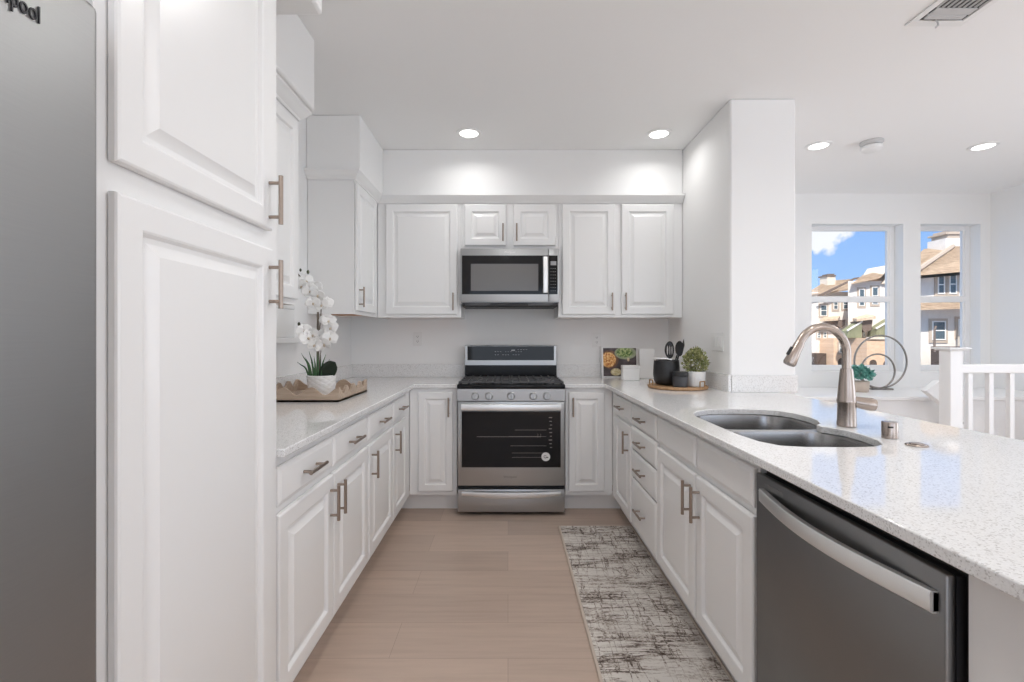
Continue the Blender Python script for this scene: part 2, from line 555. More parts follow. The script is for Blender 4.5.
struct(MB().box(WL-0.1, EAST+0.1, REAR-0.1, FAR+0.1, -0.12, 0.0).build('floor', M_floor, smooth=0))
struct(MB().box(WL-0.1, EAST+0.1, REAR-0.1, FAR+0.25, CEIL, CEIL+0.12).build('ceiling', M_ceil, smooth=0))
struct(MB().box(WL-0.12, WL, REAR, WB+0.12, 0, CEIL).build('wall_left', M_wall, smooth=0))
struct(MB().box(WL, WR, WB, WB+0.12, 0, CEIL).build('wall_back', M_wall, smooth=0))
struct(MB().box(WR, STUB_R, STUB_Y, FAR+0.2, 0, CEIL).build('wall_right', M_wall, bevel=0.012))

def wall_y(name, y0, y1, x0, x1, holes):
    m = MB()
    xs = x0
    for hx0, hx1, hz0, hz1 in holes:
        m.box(xs, hx0, y0, y1, 0, CEIL)
        m.box(hx0, hx1, y0, y1, 0, hz0)
        m.box(hx0, hx1, y0, y1, hz1, CEIL)
        xs = hx1
    m.box(xs, x1, y0, y1, 0, CEIL)
    return struct(m.build(name, M_wall, smooth=0))

W1 = (3.07, 3.995, 0.90, 2.394)
W2 = (4.17, 4.775, 0.90, 2.394)
wall_y('wall_far', FAR, FAR+0.15, STUB_R, EAST+0.1, [W1, W2])
wall_y('wall_rear', REAR-0.12, REAR, WL, EAST+0.1, [(-0.85, 1.25, 0.55, 2.35), (2.35, 4.45, 0.55, 2.35)])
m = MB()
m.box(EAST, EAST+0.12, REAR, 0.05, 0, CEIL).box(EAST, EAST+0.12, 2.35, FAR, 0, CEIL)
m.box(EAST, EAST+0.12, 0.05, 2.35, 2.38, CEIL).box(EAST, EAST+0.12, 0.05, 2.35, 0, 0.2)
struct(m.build('wall_east', M_wall, smooth=0))

# soffits above the wall cabinets
struct(MB().box(WL, WR, 3.635, WB, 2.345, CEIL).build('wall_soffit_back', M_wall, bevel=0.008))
struct(MB().box(WL, -0.965, 3.07, 3.634, 2.345, CEIL).build('wall_soffit_corner', M_wall, bevel=0.008))
struct(MB().box(WL, -0.945, 1.63, 2.30, 2.35, CEIL).build('wall_soffit_left', M_wall, bevel=0.008))
struct(MB().box(WL, -0.637, REAR, 1.62, 2.352, CEIL).build('wall_soffit_pantry', M_wall, bevel=0.012))

# windows of the far wall
def window(n, W):
    x0, x1, z0, z1 = W
    ya, yb = FAR+0.105, FAR+0.148
    f = MB()
    e = 0.055
    f.box(x0, x0+e*0.45, ya, yb, z0, z1, 0.004).box(x1-e, x1, ya, yb, z0, z1, 0.004)
    f.box(x0+e*0.45, x1-e, ya, yb, z0, z0+0.06, 0.004).box(x0+e*0.45, x1-e, ya, yb, z1-0.045, z1, 0.004)
    zm = 1.64
    f.box(x0+e*0.45, x1-e, ya-0.012, yb, zm-0.030, zm+0.030, 0.004)
    f.box(x0+e*0.45, x0+e*0.45+0.012, ya+0.008, yb-0.01, z0+0.06, zm-0.03)
    f.box(x1-e-0.02, x1-e, ya+0.008, yb-0.01, z0+0.06, z1-0.045)
    o = struct(f.build(f'window_{n}', M_vinyl))
    s = MB().box(x0+0.02, x1-0.05, ya+0.016, ya+0.020, z0+0.055, zm-0.028).box(x0+0.02, x1-0.05, ya+0.016, ya+0.020, zm+0.028, z1-0.04)
    s.build('glass', M_glass, o, smooth=0)
window(1, W1)
window(2, W2)
# ledge under the windows and low wall of the stairwell
struct(MB().box(STUB_R, EAST, 4.02, FAR, 0.0, 0.705).build('wall_ledge', M_wall, smooth=0))
struct(MB().box(STUB_R, EAST, 4.005, FAR, 0.705, 0.739, 0.005).build('trim_1', M_trimw))
# narrow sill ledge on the left wall under the pantry-side wall cabinet
struct(MB().box(WL, WL+0.06, 1.40, 2.94, 1.212, 1.244, 0.004).build('trim_2', M_trimw))

# ------------------------------------------------------------------ cabinet parts
def door_geo(m, x0, x1, z0, z1, yf=-0.020, yb=-0.0035, stile=0.062, raised=True):
    # concentric rings of a routed raised-panel door, local frame: front is -y
    if raised:
        prof = [(0, yb), (0, yf+0.006), (0.002, yf+0.002), (0.006, yf), (stile-0.008, yf), (stile-0.004, yf+0.002), (stile-0.001, yf+0.007), (stile+0.001, yf+0.0115),
                (stile+0.010, yf+0.0115), (stile+0.013, yf+0.0105), (stile+0.033, yf+0.0022), (stile+0.035, yf+0.0005), (stile+0.038, yf+0.0002)]
    else:
        prof = [(0, yb), (0, yf+0.008), (0.003, yf+0.005), (0.010, yf+0.003), (0.014, yf+0.0005), (0.018, yf)]
    rings = [[(x0+i, y, z0+i), (x1-i, y, z0+i), (x1-i, y, z1-i), (x0+i, y, z1-i)] for i, y in prof]
    m.ring_loft(rings)

def handle(parent, cx, cz, vertical=True, L=0.135, yf=-0.020):
    m = MB()
    h, p, r = L/2, L/2-0.02, 0.0062
    yb = yf-0.032
    if vertical:
        m.cyl((cx, yb, cz-h), (cx, yb, cz+h), r, seg=12)
        for s in (-p, p):
            m.cyl((cx, yf+0.0005, cz+s), (cx, yb+0.003, cz+s), 0.0048, seg=10)
    else:
        m.cyl((cx-h, yb, cz), (cx+h, yb, cz), r, seg=12)
        for s in (-p, p):
            m.cyl((cx+s, yf+0.0005, cz), (cx+s, yb+0.003, cz), 0.0048, seg=10)
    return m.build('handle', M_nickel, parent)

def cabinet(name, label, loc, rz, W, D, z0, z1, doors=(), drawers=(), toe=False, open_top=False, wood_bottom=False, group=None, toe_a=0.001, toe_b=0.001):
    t = thing(name, label, 'cabinet', loc, rz, group)
    b = MB()
    g = 0.0005
    th = 0.018
    b.box(g, W-g, 0, 0.02, z0, z1)
    b.box(g, th, 0.02, D, z0, z1).box(W-th, W-g, 0.02, D, z0, z1)
    b.box(th, W-th, D-0.012, D, z0, z1)
    if not wood_bottom:
        b.box(th, W-th, 0.02, D-0.012, z0, z0+th)
    if not open_top:
        b.box(th, W-th, 0.02, D-0.012, z1-th, z1)
    b.build('body', M_cab, t, smooth=0)
    if wood_bottom:
        MB().box(th, W-th, 0.02, D-0.012, z0+0.012, z0+0.026).build('underside', M_underside, t, smooth=0)
    if toe:
        MB().box(toe_a, W-toe_b, 0.075, 0.09, 0.001, z0-0.0005).build('toe_kick', M_cab, t, smooth=0)
    for x0, x1, a, c, hx, hz in doors:
        m = MB()
        st = 0.062 if (x1-x0) > 0.30 else 0.052
        door_geo(m, x0, x1, a, c, stile=st)
        d = m.build('door', M_cab, t, smooth=20)
        if hx is not None:
            handle(d, hx, hz, True)
    for x0, x1, a, c, hd in drawers:
        m = MB()
        door_geo(m, x0, x1, a, c, raised=False)
        d = m.build('drawer' if hd else 'false_drawer_front', M_cab, t, smooth=20)
        if hd:
            handle(d, (x0+x1)/2, (a+c)/2, False, 0.14)
    return t

R90 = PI/2
BZ0, BZ1 = 0.125, 0.8875
DZ0, DZ1, RZ0, RZ1 = 0.150, 0.712, 0.738, 0.856
FL, FR, FBk = -0.702, 0.745, 3.345     # face-frame planes

# pantry: two tall doors beside the refrigerator
Y0 = 0.775
cabinet('pantry_cabinet', 'tall white pantry cabinet with two long raised-panel doors beside the refrigerator', (-0.685, Y0, 0), R90, 1.39-Y0, 0.63, 0.115, 2.35,
        doors=[(0.026, 0.558, 1.547, 2.335, 0.535, 1.628), (0.026, 0.558, 0.15, 1.495, 0.535, 1.393)], toe=True)

# left base run, local x runs away from the camera
def L(y): return y-1.392
cabinet('base_cabinet', 'white base cabinet with two doors and two drawers next to the pantry', (FL, 1.392, 0), R90, 0.911, 0.61, BZ0, BZ1,
        doors=[(L(1.402), L(1.838), DZ0, DZ1, L(1.805), 0.61), (L(1.846), L(2.292), DZ0, DZ1, L(1.88), 0.61)],
        drawers=[(L(1.402), L(1.838), RZ0, RZ1, True), (L(1.846), L(2.292), RZ0, RZ1, True)], toe=True)
cabinet('base_cabinet', 'white base cabinet with one drawer over one door, middle of the left run', (FL, 2.304, 0), R90, 0.495, 0.61, BZ0, BZ1,
        doors=[(0.010, 0.483, DZ0, DZ1, 0.05, 0.61)], drawers=[(0.010, 0.483, RZ0, RZ1, True)], toe=True)
cabinet('base_cabinet', 'narrow white base cabinet with one drawer over one door at the back left corner', (FL, 2.80, 0), R90, 0.544, 0.61, BZ0, BZ1,
        doors=[(0.011, 0.375, DZ0, DZ1, 0.05, 0.61)], drawers=[(0.011, 0.375, RZ0, RZ1, True)], toe=True, toe_b=-0.073)
# back run beside the range
cabinet('base_cabinet', 'narrow white one-door base cabinet left of the range', (-0.700, FBk, 0), 0, 0.338, 0.60, BZ0, BZ1,
        doors=[(0.064, 0.309, 0.155, 0.857, 0.282, 0.755)], toe=True, toe_a=-0.076)
cabinet('base_cabinet', 'narrow white one-door base cabinet right of the range', (0.408, FBk, 0), 0, 0.335, 0.60, BZ0, BZ1,
        doors=[(0.022, 0.276, 0.155, 0.857, 0.050, 0.755)], toe=True, toe_b=-0.076)
# right run, local x runs towards the camera
def Rr(y, far): return far-y
f1, f2, f3 = 3.344, 2.776, 2.300
cabinet('base_cabinet', 'white base cabinet with one drawer over one door at the back right corner', (FR, f1, 0), -R90, f1-2.777, 0.58, BZ0, BZ1,
        doors=[(Rr(3.206, f1), Rr(2.787, f1), DZ0, DZ1, Rr(2.84, f1), 0.61)], drawers=[(Rr(3.206, f1), Rr(2.787, f1), RZ0, RZ1, True)], toe=True, toe_a=-0.073)
cabinet('drawer_cabinet', 'white base cabinet with a stack of four drawers, beside the sink cabinet', (FR, f2, 0), -R90, f2-2.301, 0.60, BZ0, BZ1,
        drawers=[(0.010, 0.466, 0.738, 0.856, True), (0.010, 0.466, 0.598, 0.728, True), (0.010, 0.466, 0.436, 0.588, True), (0.010, 0.466, 0.15, 0.426, True)], toe=True)
cabinet('sink_cabinet', 'white sink base cabinet with two doors under plain drawer fronts, beside the dishwasher', (FR, f3, 0), -R90, f3-1.386, 0.60, BZ0, BZ1,
        doors=[(Rr(2.290, f3), Rr(1.830, f3), DZ0, DZ1, Rr(1.868, f3), 0.61), (Rr(1.815, f3), Rr(1.396, f3), DZ0, DZ1, Rr(1.782, f3), 0.61)],
        drawers=[(Rr(2.290, f3), Rr(1.830, f3), RZ0, RZ1, False), (Rr(1.815, f3), Rr(1.396, f3), RZ0, RZ1, False)], toe=True, open_top=True)
# peninsula end panel
t = thing('end_panel', 'white end panel and corner post closing the peninsula beside the dishwasher', 'panel', (0.745, 0.62, 0))
MB().box(0.0, 0.58, 0.055, 0.142, 0.0005, 0.8875, 0.002).build('panel', M_cab, t)
MB().box(0.012, 0.60, -0.10, 0.053, 0.0005, 0.8875, 0.002).build('corner_post', M_cab, t)
# peninsula back wall carrying the overhang
struct(MB().box(1.36, 1.42, 0.53, 2.855, 0.0, 0.8875).build('wall_peninsula', M_wall, smooth=0))

# wall cabinets
UZ0, UZ1 = 1.400, 2.345
U = -1.012
def uL(y, f): return y-f
cabinet('wall_cabinet', 'white wall cabinet between the pantry and the orchid, over the narrow ledge', (U, 1.62, 0), R90, 0.63, 0.305, UZ0, 2.349,
        doors=[(0.012, 0.610, 1.425, 2.268, 0.045, 1.52)], wood_bottom=True)
cabinet('wall_cabinet', 'white corner wall cabinet with a plain side panel, on the left wall above the tray', (U, 3.09, 0), R90, 0.545, 0.305, UZ0, UZ1-0.001,
        doors=[(0.010, 0.455, 1.423, 2.268, 0.045, 1.515)], wood_bottom=True)
UB = 3.64
cabinet('wall_cabinet', 'white single-door wall cabinet left of the microwave', (-1.010, UB, 0), 0, 0.648, 0.315, UZ0, UZ1-0.001,
        doors=[(0.067, 0.619, 1.423, 2.273, 0.590, 1.52)], wood_bottom=True)
cabinet('wall_cabinet', 'short white two-door wall cabinet above the microwave', (-0.361, UB, 0), 0, 0.750, 0.315, 1.925, UZ1-0.001,
        doors=[(0.025, 0.347, 1.953, 2.273, 0.323, 2.05), (0.4025, 0.7275, 1.953, 2.273, 0.428, 2.05)])
cabinet('wall_cabinet', 'white two-door wall cabinet right of the microwave', (0.390, UB, 0), 0, 0.958, 0.315, UZ0, UZ1-0.001,
        doors=[(0.0275, 0.4365, 1.423, 2.273, 0.408, 1.52), (0.485, 0.887, 1.423, 2.273, 0.513, 1.52)], wood_bottom=True)

def crown(name, path, prof):
    # sweep an (out, z) profile along a plan polyline, outward to the right of travel, mitred
    P = [Vector((p[0], p[1])) for p in path]
    rings = []
    for i, p in enumerate(P):
        d0 = (P[i]-P[i-1]).normalized() if i > 0 else None
        d1 = (P[i+1]-P[i]).normalized() if i < len(P)-1 else None
        n0 = Vector((d0.y, -d0.x)) if d0 else None
        n1 = Vector((d1.y, -d1.x)) if d1 else None
        if n0 and n1:
            nn = (n0+n1).normalized()
            nn = nn/max(0.2, nn.dot(n0))
        else:
            nn = n0 or n1
        rings.append([(p.x+nn.x*o, p.y+nn.y*o, z) for o, z in prof])
    m = MB().ring_loft(rings)
    return struct(m.build(name, M_trimw, smooth=25))
CP = [(0.0, 2.282), (0.010, 2.282), (0.014, 2.292), (0.022, 2.297), (0.034, 2.312), (0.044, 2.326), (0.050, 2.331), (0.050, 2.343), (0.0, 2.343)]
crown('trim_3', [(-1.318, 3.088), (U+0.001, 3.088), (U+0.001, 3.638), (1.349, 3.638)], CP)
CP2 = [(o, z+0.004) for o, z in CP]
crown('trim_4', [(U+0.001, 1.623), (U+0.001, 2.253), (-1.318, 2.253)], CP2)

# ------------------------------------------------------------------ worktops
QT, QB = 0.914, 0.889
t = thing('worktop', 'speckled white quartz worktop along the left run, under the orchid tray', 'worktop', (0, 0, 0))
poly = [(-1.318, 1.394), (-0.6625, 1.394), (-0.6625, 3.316), (-0.3595, 3.316), (-0.3595, 3.958), (-1.318, 3.958)]
MB().plate_with_holes(poly, [], QB, QT).build('slab', M_quartz, t, bevel=0.003)
MB().box(-1.318, -1.300, 1.396, 3.938, QT+0.0003, 1.018, 0.002).build('backsplash', M_quartz, t)
MB().box(-1.318, -0.3595, 3.939, 3.958, QT+0.0003, 1.022, 0.002).build('backsplash', M_quartz, t)

sink_open = [(0.790, 1.98), (0.787, 1.60), (0.800, 1.50), (0.835, 1.442), (0.90, 1.425), (1.04, 1.422), (1.11, 1.430), (1.163, 1.458), (1.195, 1.52),
             (1.208, 1.60), (1.206, 1.68), (1.185, 1.722), (1.168, 1.752), (1.172, 1.785), (1.205, 1.815), (1.238, 1.88), (1.256, 1.96), (1.252, 2.06),
             (1.225, 2.125), (1.16, 2.165), (1.05, 2.182), (0.93, 2.165), (0.85, 2.115), (0.808, 2.05)]
t = thing('worktop', 'speckled white quartz worktop of the peninsula with the sink cut into it', 'worktop', (0, 0, 0))
poly = [(0.4035, 3.316), (0.690, 3.316), (0.690, 0.45), (1.655, 0.45), (1.655, 2.857), (1.349, 2.857), (1.349, 3.958), (0.4035, 3.958)]
MB().plate_with_holes(poly, [sink_open], QB, QT).build('slab', M_quartz, t, bevel=0.003)
MB().box(0.4035, 1.330, 3.939, 3.958, QT+0.0003, 1.022, 0.002).build('backsplash', M_quartz, t)
MB().box(1.331, 1.350, 2.841, 3.958, QT+0.0003, 1.018, 0.002).build('backsplash', M_quartz, t)
MB().box(1.352, 1.7525, 2.838, 2.857, QT+0.0003, 1.014, 0.002).build('backsplash', M_quartz, t)

# sink
t = thing('sink', 'undermount double-bowl stainless steel sink in the peninsula', 'sink', (0, 0, 0))
def grow(pts, d):
    c = Vector((sum(p[0] for p in pts)/len(pts), sum(p[1] for p in pts)/len(pts)))
    return [(c.x+(p[0]-c.x)*(1+d), c.y+(p[1]-c.y)*(1+d)) for p in pts]
far_b = rrect(0.795, 1.250, 1.818, 2.178, 0.10, 6)
near_b = rrect(0.792, 1.205, 1.426, 1.786, 0.09, 6)
MB().plate_with_holes(rrect(0.772, 1.275, 1.405, 2.198, 0.05, 4), [far_b, near_b], 0.878, 0.8885).build('rim', M_sink, t)
for pts in (far_b, near_b):
    m = MB()
    cx = sum(p[0] for p in pts)/len(pts); cy = sum(p[1] for p in pts)/len(pts)
    rings = []
    for s, z in ((1.0, 0.8885), (0.985, 0.878), (0.965, 0.80), (0.95, 0.72), (0.90, 0.695), (0.80, 0.688), (0.16, 0.684)):
        rings.append([(cx+(p[0]-cx)*s, cy+(p[1]-cy)*s, z) for p in pts])
    m.ring_loft(rings, False, True)
    b = m.build('bowl', M_sink, t, smooth=60)
    MB().lathe([(0.0, 0.686), (0.02, 0.686), (0.040, 0.690), (0.044, 0.6885)], (cx, cy, 0), 20, False, False).build('drain', M_steel_h, b)

# faucet
fx_, fy_ = 1.262, 1.752
t = thing('faucet', 'tall brushed nickel gooseneck kitchen faucet with pull-down spray head', 'faucet', (fx_, fy_, QT))
MB().lathe([(0.030, 0.0006), (0.032, 0.004), (0.0305, 0.02), (0.0300, 0.085), (0.0315, 0.090), (0.0315, 0.098), (0.0295, 0.104), (0.026, 0.15), (0.0215, 0.20), (0.0195, 0.215)], seg=28).build('body', M_faucet, t)
pts = [(0, 0, 0.214), (0, 0, 0.25)]
for k in range(0, 19):
    a = PI*k/18*0.86
    pts.append((-0.095+0.095*math.cos(a), -0.012*k/18, 0.270+0.100*math.sin(a)))
MB().tube(pts, 0.0150, 16).build('spout', M_faucet, t, smooth=60)
e = Vector(pts[-1]); d = (Vector(pts[-1])-Vector(pts[-2])).normalized()
sh = MB()
sh.tube([e-d*0.002, e+d*0.012, e+d*0.04, e+d*0.085, e+d*0.092], [0.0152, 0.0175, 0.0185, 0.0225, 0.020], 18)
s = sh.build('spray_head', M_faucet, t, smooth=50)
nrm = Vector((-d.z, 0, d.x))
bt = MB().tube([e+d*0.030-nrm*0.0185, e+d*0.062-nrm*0.021], [0.006, 0.006], 10).build('spray_button', M_rubber, s)
lv = MB()
lv.tube([(0.02, -0.005, 0.094), (0.05, -0.014, 0.088), (0.075, -0.02, 0.084), (0.088, -0.024, 0.082)], [0.019, 0.0225, 0.0245, 0.021], 18)
lv.build('lever', M_faucet, t, smooth=60)
t = thing('air_gap', 'short cylindrical brushed nickel air gap cap standing behind the sink', 'air gap', (1.255, 1.545, QT))
b = MB().lathe([(0.0225, 0.0006), (0.0225, 0.052), (0.0215, 0.0545), (0.018, 0.055)], seg=32).build('cap', M_faucet, t, smooth=50)
MB().box(-0.019, -0.006, -0.0225, -0.016, 0.037, 0.042).build('slot', M_rubber, t)
t = thing('air_switch', 'flat round brushed nickel button set into the worktop near the air gap', 'button', (1.250, 1.437, QT))
MB().lathe([(0.029, 0.0006), (0.029, 0.003), (0.026, 0.0055), (0.020, 0.006)], seg=28).build('ring', M_faucet, t)
MB().lathe([(0.0185, 0.0062), (0.0185, 0.008), (0.016, 0.009)], seg=24).build('push_button', M_faucet, t)

# ------------------------------------------------------------------ refrigerator
t = thing('refrigerator', 'stainless steel refrigerator with raised lettering beside the white pantry', 'refrigerator', (-0.643, 0, 0))
MB().box(-0.66, -0.075, -0.165, 0.728, 0.03, 1.745, 0.006).build('body', pm('fridge_side', (0.22, 0.22, 0.22), 0.45), t)
for ya, yb, nm in ((0.287, 0.742, 'door'), (-0.172, 0.281, 'door')):
    d = MB().box(-0.070, 0.0, ya, yb, 0.665, 1.765, 0.012, 3).build(nm, M_fridge, t, smooth=50)
    if yb > 0.5:
        text_mesh('lettering', 'Whirlpool', 0.033, M_letter, d, Matrix(((0, 0, 1, 0.0008), (1, 0, 0, 0.600), (0, 1, 0, 1.675), (0, 0, 0, 1))), 0.0012, 0.66)
        hy = 0.325
    else:
        hy = 0.245
    MB().tube([(0.001, hy, 0.80), (0.045, hy, 0.82), (0.055, hy, 0.90), (0.055, hy, 1.45), (0.045, hy, 1.53), (0.001, hy, 1.55)], 0.011, 12).build('handle', M_steel_h, d)
d = MB().box(-0.070, 0.0, -0.172, 0.742, 0.085, 0.655, 0.012, 3).build('freezer_drawer', M_fridge, t, smooth=50)
MB().tube([(0.001, -0.10, 0.59), (0.05, -0.08, 0.59), (0.055, 0.0, 0.59), (0.055, 0.56, 0.59), (0.05, 0.64, 0.59), (0.001, 0.66, 0.59)], 0.011, 12).build('handle', M_steel_h, d)
MB().box(-0.5, -0.06, -0.15, 0.71, 0.0005, 0.08).build('base_grille', M_rubber, t)

# ------------------------------------------------------------------ dishwasher
t = thing('dishwasher', 'dark stainless steel dishwasher with bowed bar handle under the peninsula worktop', 'dishwasher', (0.745, 0.770, 0))
MB().box(0.012, 0.55, 0.002, 0.606, 0.10, 0.880).build('tub', M_rubber, t, smooth=0)
d = MB().box(-0.022, -0.004, 0.006, 0.600, 0.115, 0.853, 0.004, 2).build('door', M_dwsteel, t, smooth=50)
MB().box(-0.004, 0.012, 0.006, 0.600, 0.115, 0.850).build('door_edge', M_rubber, d, smooth=0)
MB().box(0.078, 0.09, 0.004, 0.604, 0.001, 0.10).build('toe_plate', M_rubber, t, smooth=0)
m = MB()
rings = []
N = 20
for k in range(N+1):
    u = k/N
    y = 0.020+u*0.538
    o = 0.010 + 0.034*math.sin(PI*u)
    x = -0.022-o
    z = 0.800
    rings.append([(x, y, z-0.019), (x-0.004, y, z-0.016), (x-0.005, y, z+0.014), (x-0.002, y, z+0.019), (x+0.010, y, z+0.019), (x+0.010, y, z-0.019)])
m.ring_loft(rings)
for y in (0.020, 0.544):
    m.box(-0.030, -0.0215, y, y+0.014, 0.784, 0.816)
m.build('handle', M_steel_h, d, smooth=40)
MB().box(-0.0232, -0.0218, 0.465, 0.548, 0.820, 0.837, 0.0008).build('name_plate', M_dwsteel, d)

# ------------------------------------------------------------------ range
RX0, RX1, RY = -0.356, 0.400, 3.272
XC = (RX0+RX1)/2
t = thing('range', 'stainless steel gas range with black oven window between the base cabinets', 'range', (XC, RY, 0))
hw = 0.376
MB().box(-hw, hw, 0.045, 0.64, 0.055, 0.885).build('body', M_rubber, t, smooth=0)
MB().box(-hw+0.03, hw-0.03, 0.08, 0.60, 0.0005, 0.055).build('base', M_rubber, t, smooth=0)
# cooktop with raised front lip
m = MB()
m.box(-hw-0.001, hw+0.001, -0.004, 0.64, 0.888, 0.918, 0.006, 2)
ck = m.build('cooktop', M_black, t)
# burners and grates
for bx, by, r in ((-0.245, 0.16, 0.045), (-0.245, 0.43, 0.035), (0.0, 0.30, 0.055), (0.245, 0.16, 0.04), (0.245, 0.43, 0.05)):
    MB().lathe([(r+0.014, 0.9185), (r+0.012, 0.924), (r, 0.926), (r-0.004, 0.932), (0.006, 0.933)], (bx, by, 0), 20).build('burner', M_iron, ck)
for gx0, gx1 in ((-0.368, -0.003), (0.003, 0.368)):
    m = MB()
    b_ = 0.011
    for gy in (0.022, 0.165, 0.30, 0.44, 0.572):
        m.box(gx0, gx1, gy, gy+b_, 0.924, 0.938, 0.002)
    for k in range(7):
        gx = gx0 + (gx1-gx0-b_)*k/6
        m.box(gx, gx+b_, 0.024, 0.581, 0.925, 0.937, 0.002)
    for gx in (gx0, gx1-b_):
        for gy in (0.022, 0.572):
            m.box(gx, gx+b_, gy, gy+b_, 0.9185, 0.926)
    m.build('grate', M_iron, ck)
# control panel, slightly raked
m = MB().prism([(0.003, 0.803), (0.001, 0.886), (0.05, 0.886), (0.05, 0.803)], 'x', -hw, hw)
cp = m.build('control_panel', M_steel, t)
for kx in (-0.250, -0.154, -0.001, 0.154, 0.249):
    kb = MB()
    M_ = Matrix.Translation((kx, 0.004, 0.838)) @ Matrix.Rotation(PI/2, 4, 'X')
    kb.lathe([(0.029, 0.0), (0.029, 0.004), (0.025, 0.006), (0.0225, 0.028), (0.020, 0.031)], seg=22, M=M_)
    kb.box(kx-0.004, kx+0.004, -0.036, -0.026, 0.818, 0.858, 0.002)
    kb.build('knob', M_steel, cp)
# oven door
d = MB().box(-hw+0.003, hw-0.003, 0.004, 0.044, 0.212, 0.798, 0.004, 2).build('oven_door', M_steel, t)
win = MB().box(-0.345, 0.345, 0.0005, 0.006, 0.340, 0.731, 0.001).build('oven_window', M_blackglass, d)
hd = MB()
rings = []
for k in range(13):
    u = k/12
    x = -0.345+0.69*u
    o = -0.030-0.012*math.sin(PI*u)
    rings.append([(x, o, 0.740), (x, o-0.010, 0.744), (x, o-0.013, 0.762), (x, o-0.010, 0.782), (x, o, 0.788), (x, o+0.010, 0.782), (x, o+0.010, 0.744)])
hd.ring_loft(rings)
for x in (-0.335, 0.315):
    hd.box(x, x+0.02, -0.025, 0.0055, 0.748, 0.780)
hd.build('handle', M_steel_h, d, smooth=50)
rk = MB()
for z, w in ((0.60, 0.22), (0.555, 0.26), (0.49, 0.25), (0.44, 0.24), (0.41, 0.24)):
    rk.box(0.245-w, 0.245, -0.0004, 0.0007, z, z+0.0018)
for k in range(9):
    rk.box(0.262+0.004*(k % 3), 0.285-0.002*(k % 2), -0.0004, 0.0007, 0.685-0.026*k, 0.690-0.026*k)
rk.box(0.185, 0.187, -0.0004, 0.0007, 0.55, 0.575).box(0.205, 0.207, -0.0004, 0.0007, 0.55, 0.575).box(-0.24, 0.207, -0.0004, 0.0007, 0.553, 0.5555)
rk.build('rack_lines', M_wire, win, smooth=0)
M_ = Matrix.Translation((0.241, 0.0002, 0.415)) @ Matrix.Rotation(PI/2, 4, 'X')
st = MB().lathe([(0.0305, 0.0), (0.0305, 0.0012)], seg=28, M=M_).build('sticker', M_sticker, d)
text_mesh('sticker_mark', 'G', 0.030, M_letter, st, Matrix.Translation((0.236, -0.0013, 0.405)) @ Matrix.Rotation(PI/2, 4, 'X'), 0.0002)
MB().box(0.243, 0.258, -0.0016, -0.0010, 0.407, 0.414).build('sticker_line', M_letter, st)
text_mesh('lettering', 'Whirlpool', 0.022, M_greylet, d, Matrix.Translation((-0.008, 0.0036, 0.266)) @ Matrix.Rotation(PI/2, 4, 'X'), 0.0006)
# warming drawer
dr = MB().box(-hw+0.003, hw-0.003, 0.004, 0.044, 0.028, 0.186, 0.004, 2).build('drawer', M_steel, t)
hd = MB()
rings = []
for k in range(17):
    u = k/16
    x = -0.345+0.69*u
    o = 0.002-0.022*math.sin(PI*u)
    zb = 0.144-0.018*math.sin(PI*u)
    rings.append([(x, o+0.01, zb), (x, o-0.004, zb+0.002), (x, o-0.008, zb+0.016), (x, o-0.004, 0.170), (x, o+0.01, 0.175)])
hd.ring_loft(rings)
hd.build('handle', M_steel_h, dr, smooth=50)
# backguard
bg = MB().box(-hw, hw, 0.555, 0.640, 0.918, 1.180, 0.004).build('backguard', M_steel, t)
MB().box(-0.352, 0.352, 0.551, 0.556, 1.060, 1.174, 0.001).build('display', M_blackglass, bg)
MB().box(-0.372, 0.372, 0.551, 0.556, 0.9185, 1.020, 0.001).build('lower_panel', M_black, bg)
pr = MB()
for r_, zz in enumerate((1.128, 1.103)):
    for k in range(11):
        if (k+r_) % 4 != 3:
            pr.box(-0.13+0.021*k, -0.119+0.021*k, 0.5503, 0.5512, zz, zz+0.003)
pr.box(0.005, 0.035, 0.5503, 0.5512, 1.136, 1.146)
for k in range(4):
    pr.box(0.055+0.022*k, 0.068+0.022*k, 0.5503, 0.5512, 1.145, 1.148)
pr.build('printing', M_paleprint, bg, smooth=0)

# ------------------------------------------------------------------ microwave
MX, MY = 0.013, 3.56
t = thing('microwave', 'stainless steel over-the-range microwave with black glass door', 'microwave', (MX, MY, 0))
mh = 0.3735
MB().box(-mh, mh, 0.022, 0.398, 1.508, 1.922).build('body', M_dwsteel, t, smooth=0)
d = MB().box(-mh, 0.292, 0.0, 0.021, 1.513, 1.920, 0.004, 2).build('door', M_steel, t)
MB().box(-0.362, 0.290, -0.003, 0.002, 1.572, 1.866, 0.001).build('door_glass', M_blackglass, d)
MB().box(-0.294, 0.216, -0.005, -0.0028, 1.598, 1.802, 0.001).build('window', M_micwin, d)
m = MB()
rings = []
for k in range(13):
    u = k/12
    z = 1.582+0.270*u
    o = -0.030-0.010*math.sin(PI*u)
    rings.append([(0.250, o+0.012, z), (0.250, o, z), (0.256, o-0.006, z), (0.282, o-0.006, z), (0.288, o, z), (0.288, o+0.012, z)])
m.ring_loft(rings)
for z in (1.584, 1.838):
    m.box(0.260, 0.278, -0.028, -0.0028, z, z+0.014)
m.build('handle', M_steel_h, d, smooth=40)
text_mesh('lettering', 'Whirlpool', 0.020, M_sticker, d, Matrix.Translation((0.0, -0.0004, 1.886)) @ Matrix.Rotation(PI/2, 4, 'X'), 0.0006)
c = MB().box(0.295, mh, 0.0, 0.021, 1.513, 1.920, 0.004, 2).build('control_panel', M_steel, t)
MB().box(0.296, 0.363, -0.003, 0.002, 1.572, 1.866, 0.001).build('keypad', M_blackglass, c)
MB().box(0.309, 0.352, -0.0042, -0.0028, 1.792, 1.822).build('display', M_paleprint, c)
m = MB()
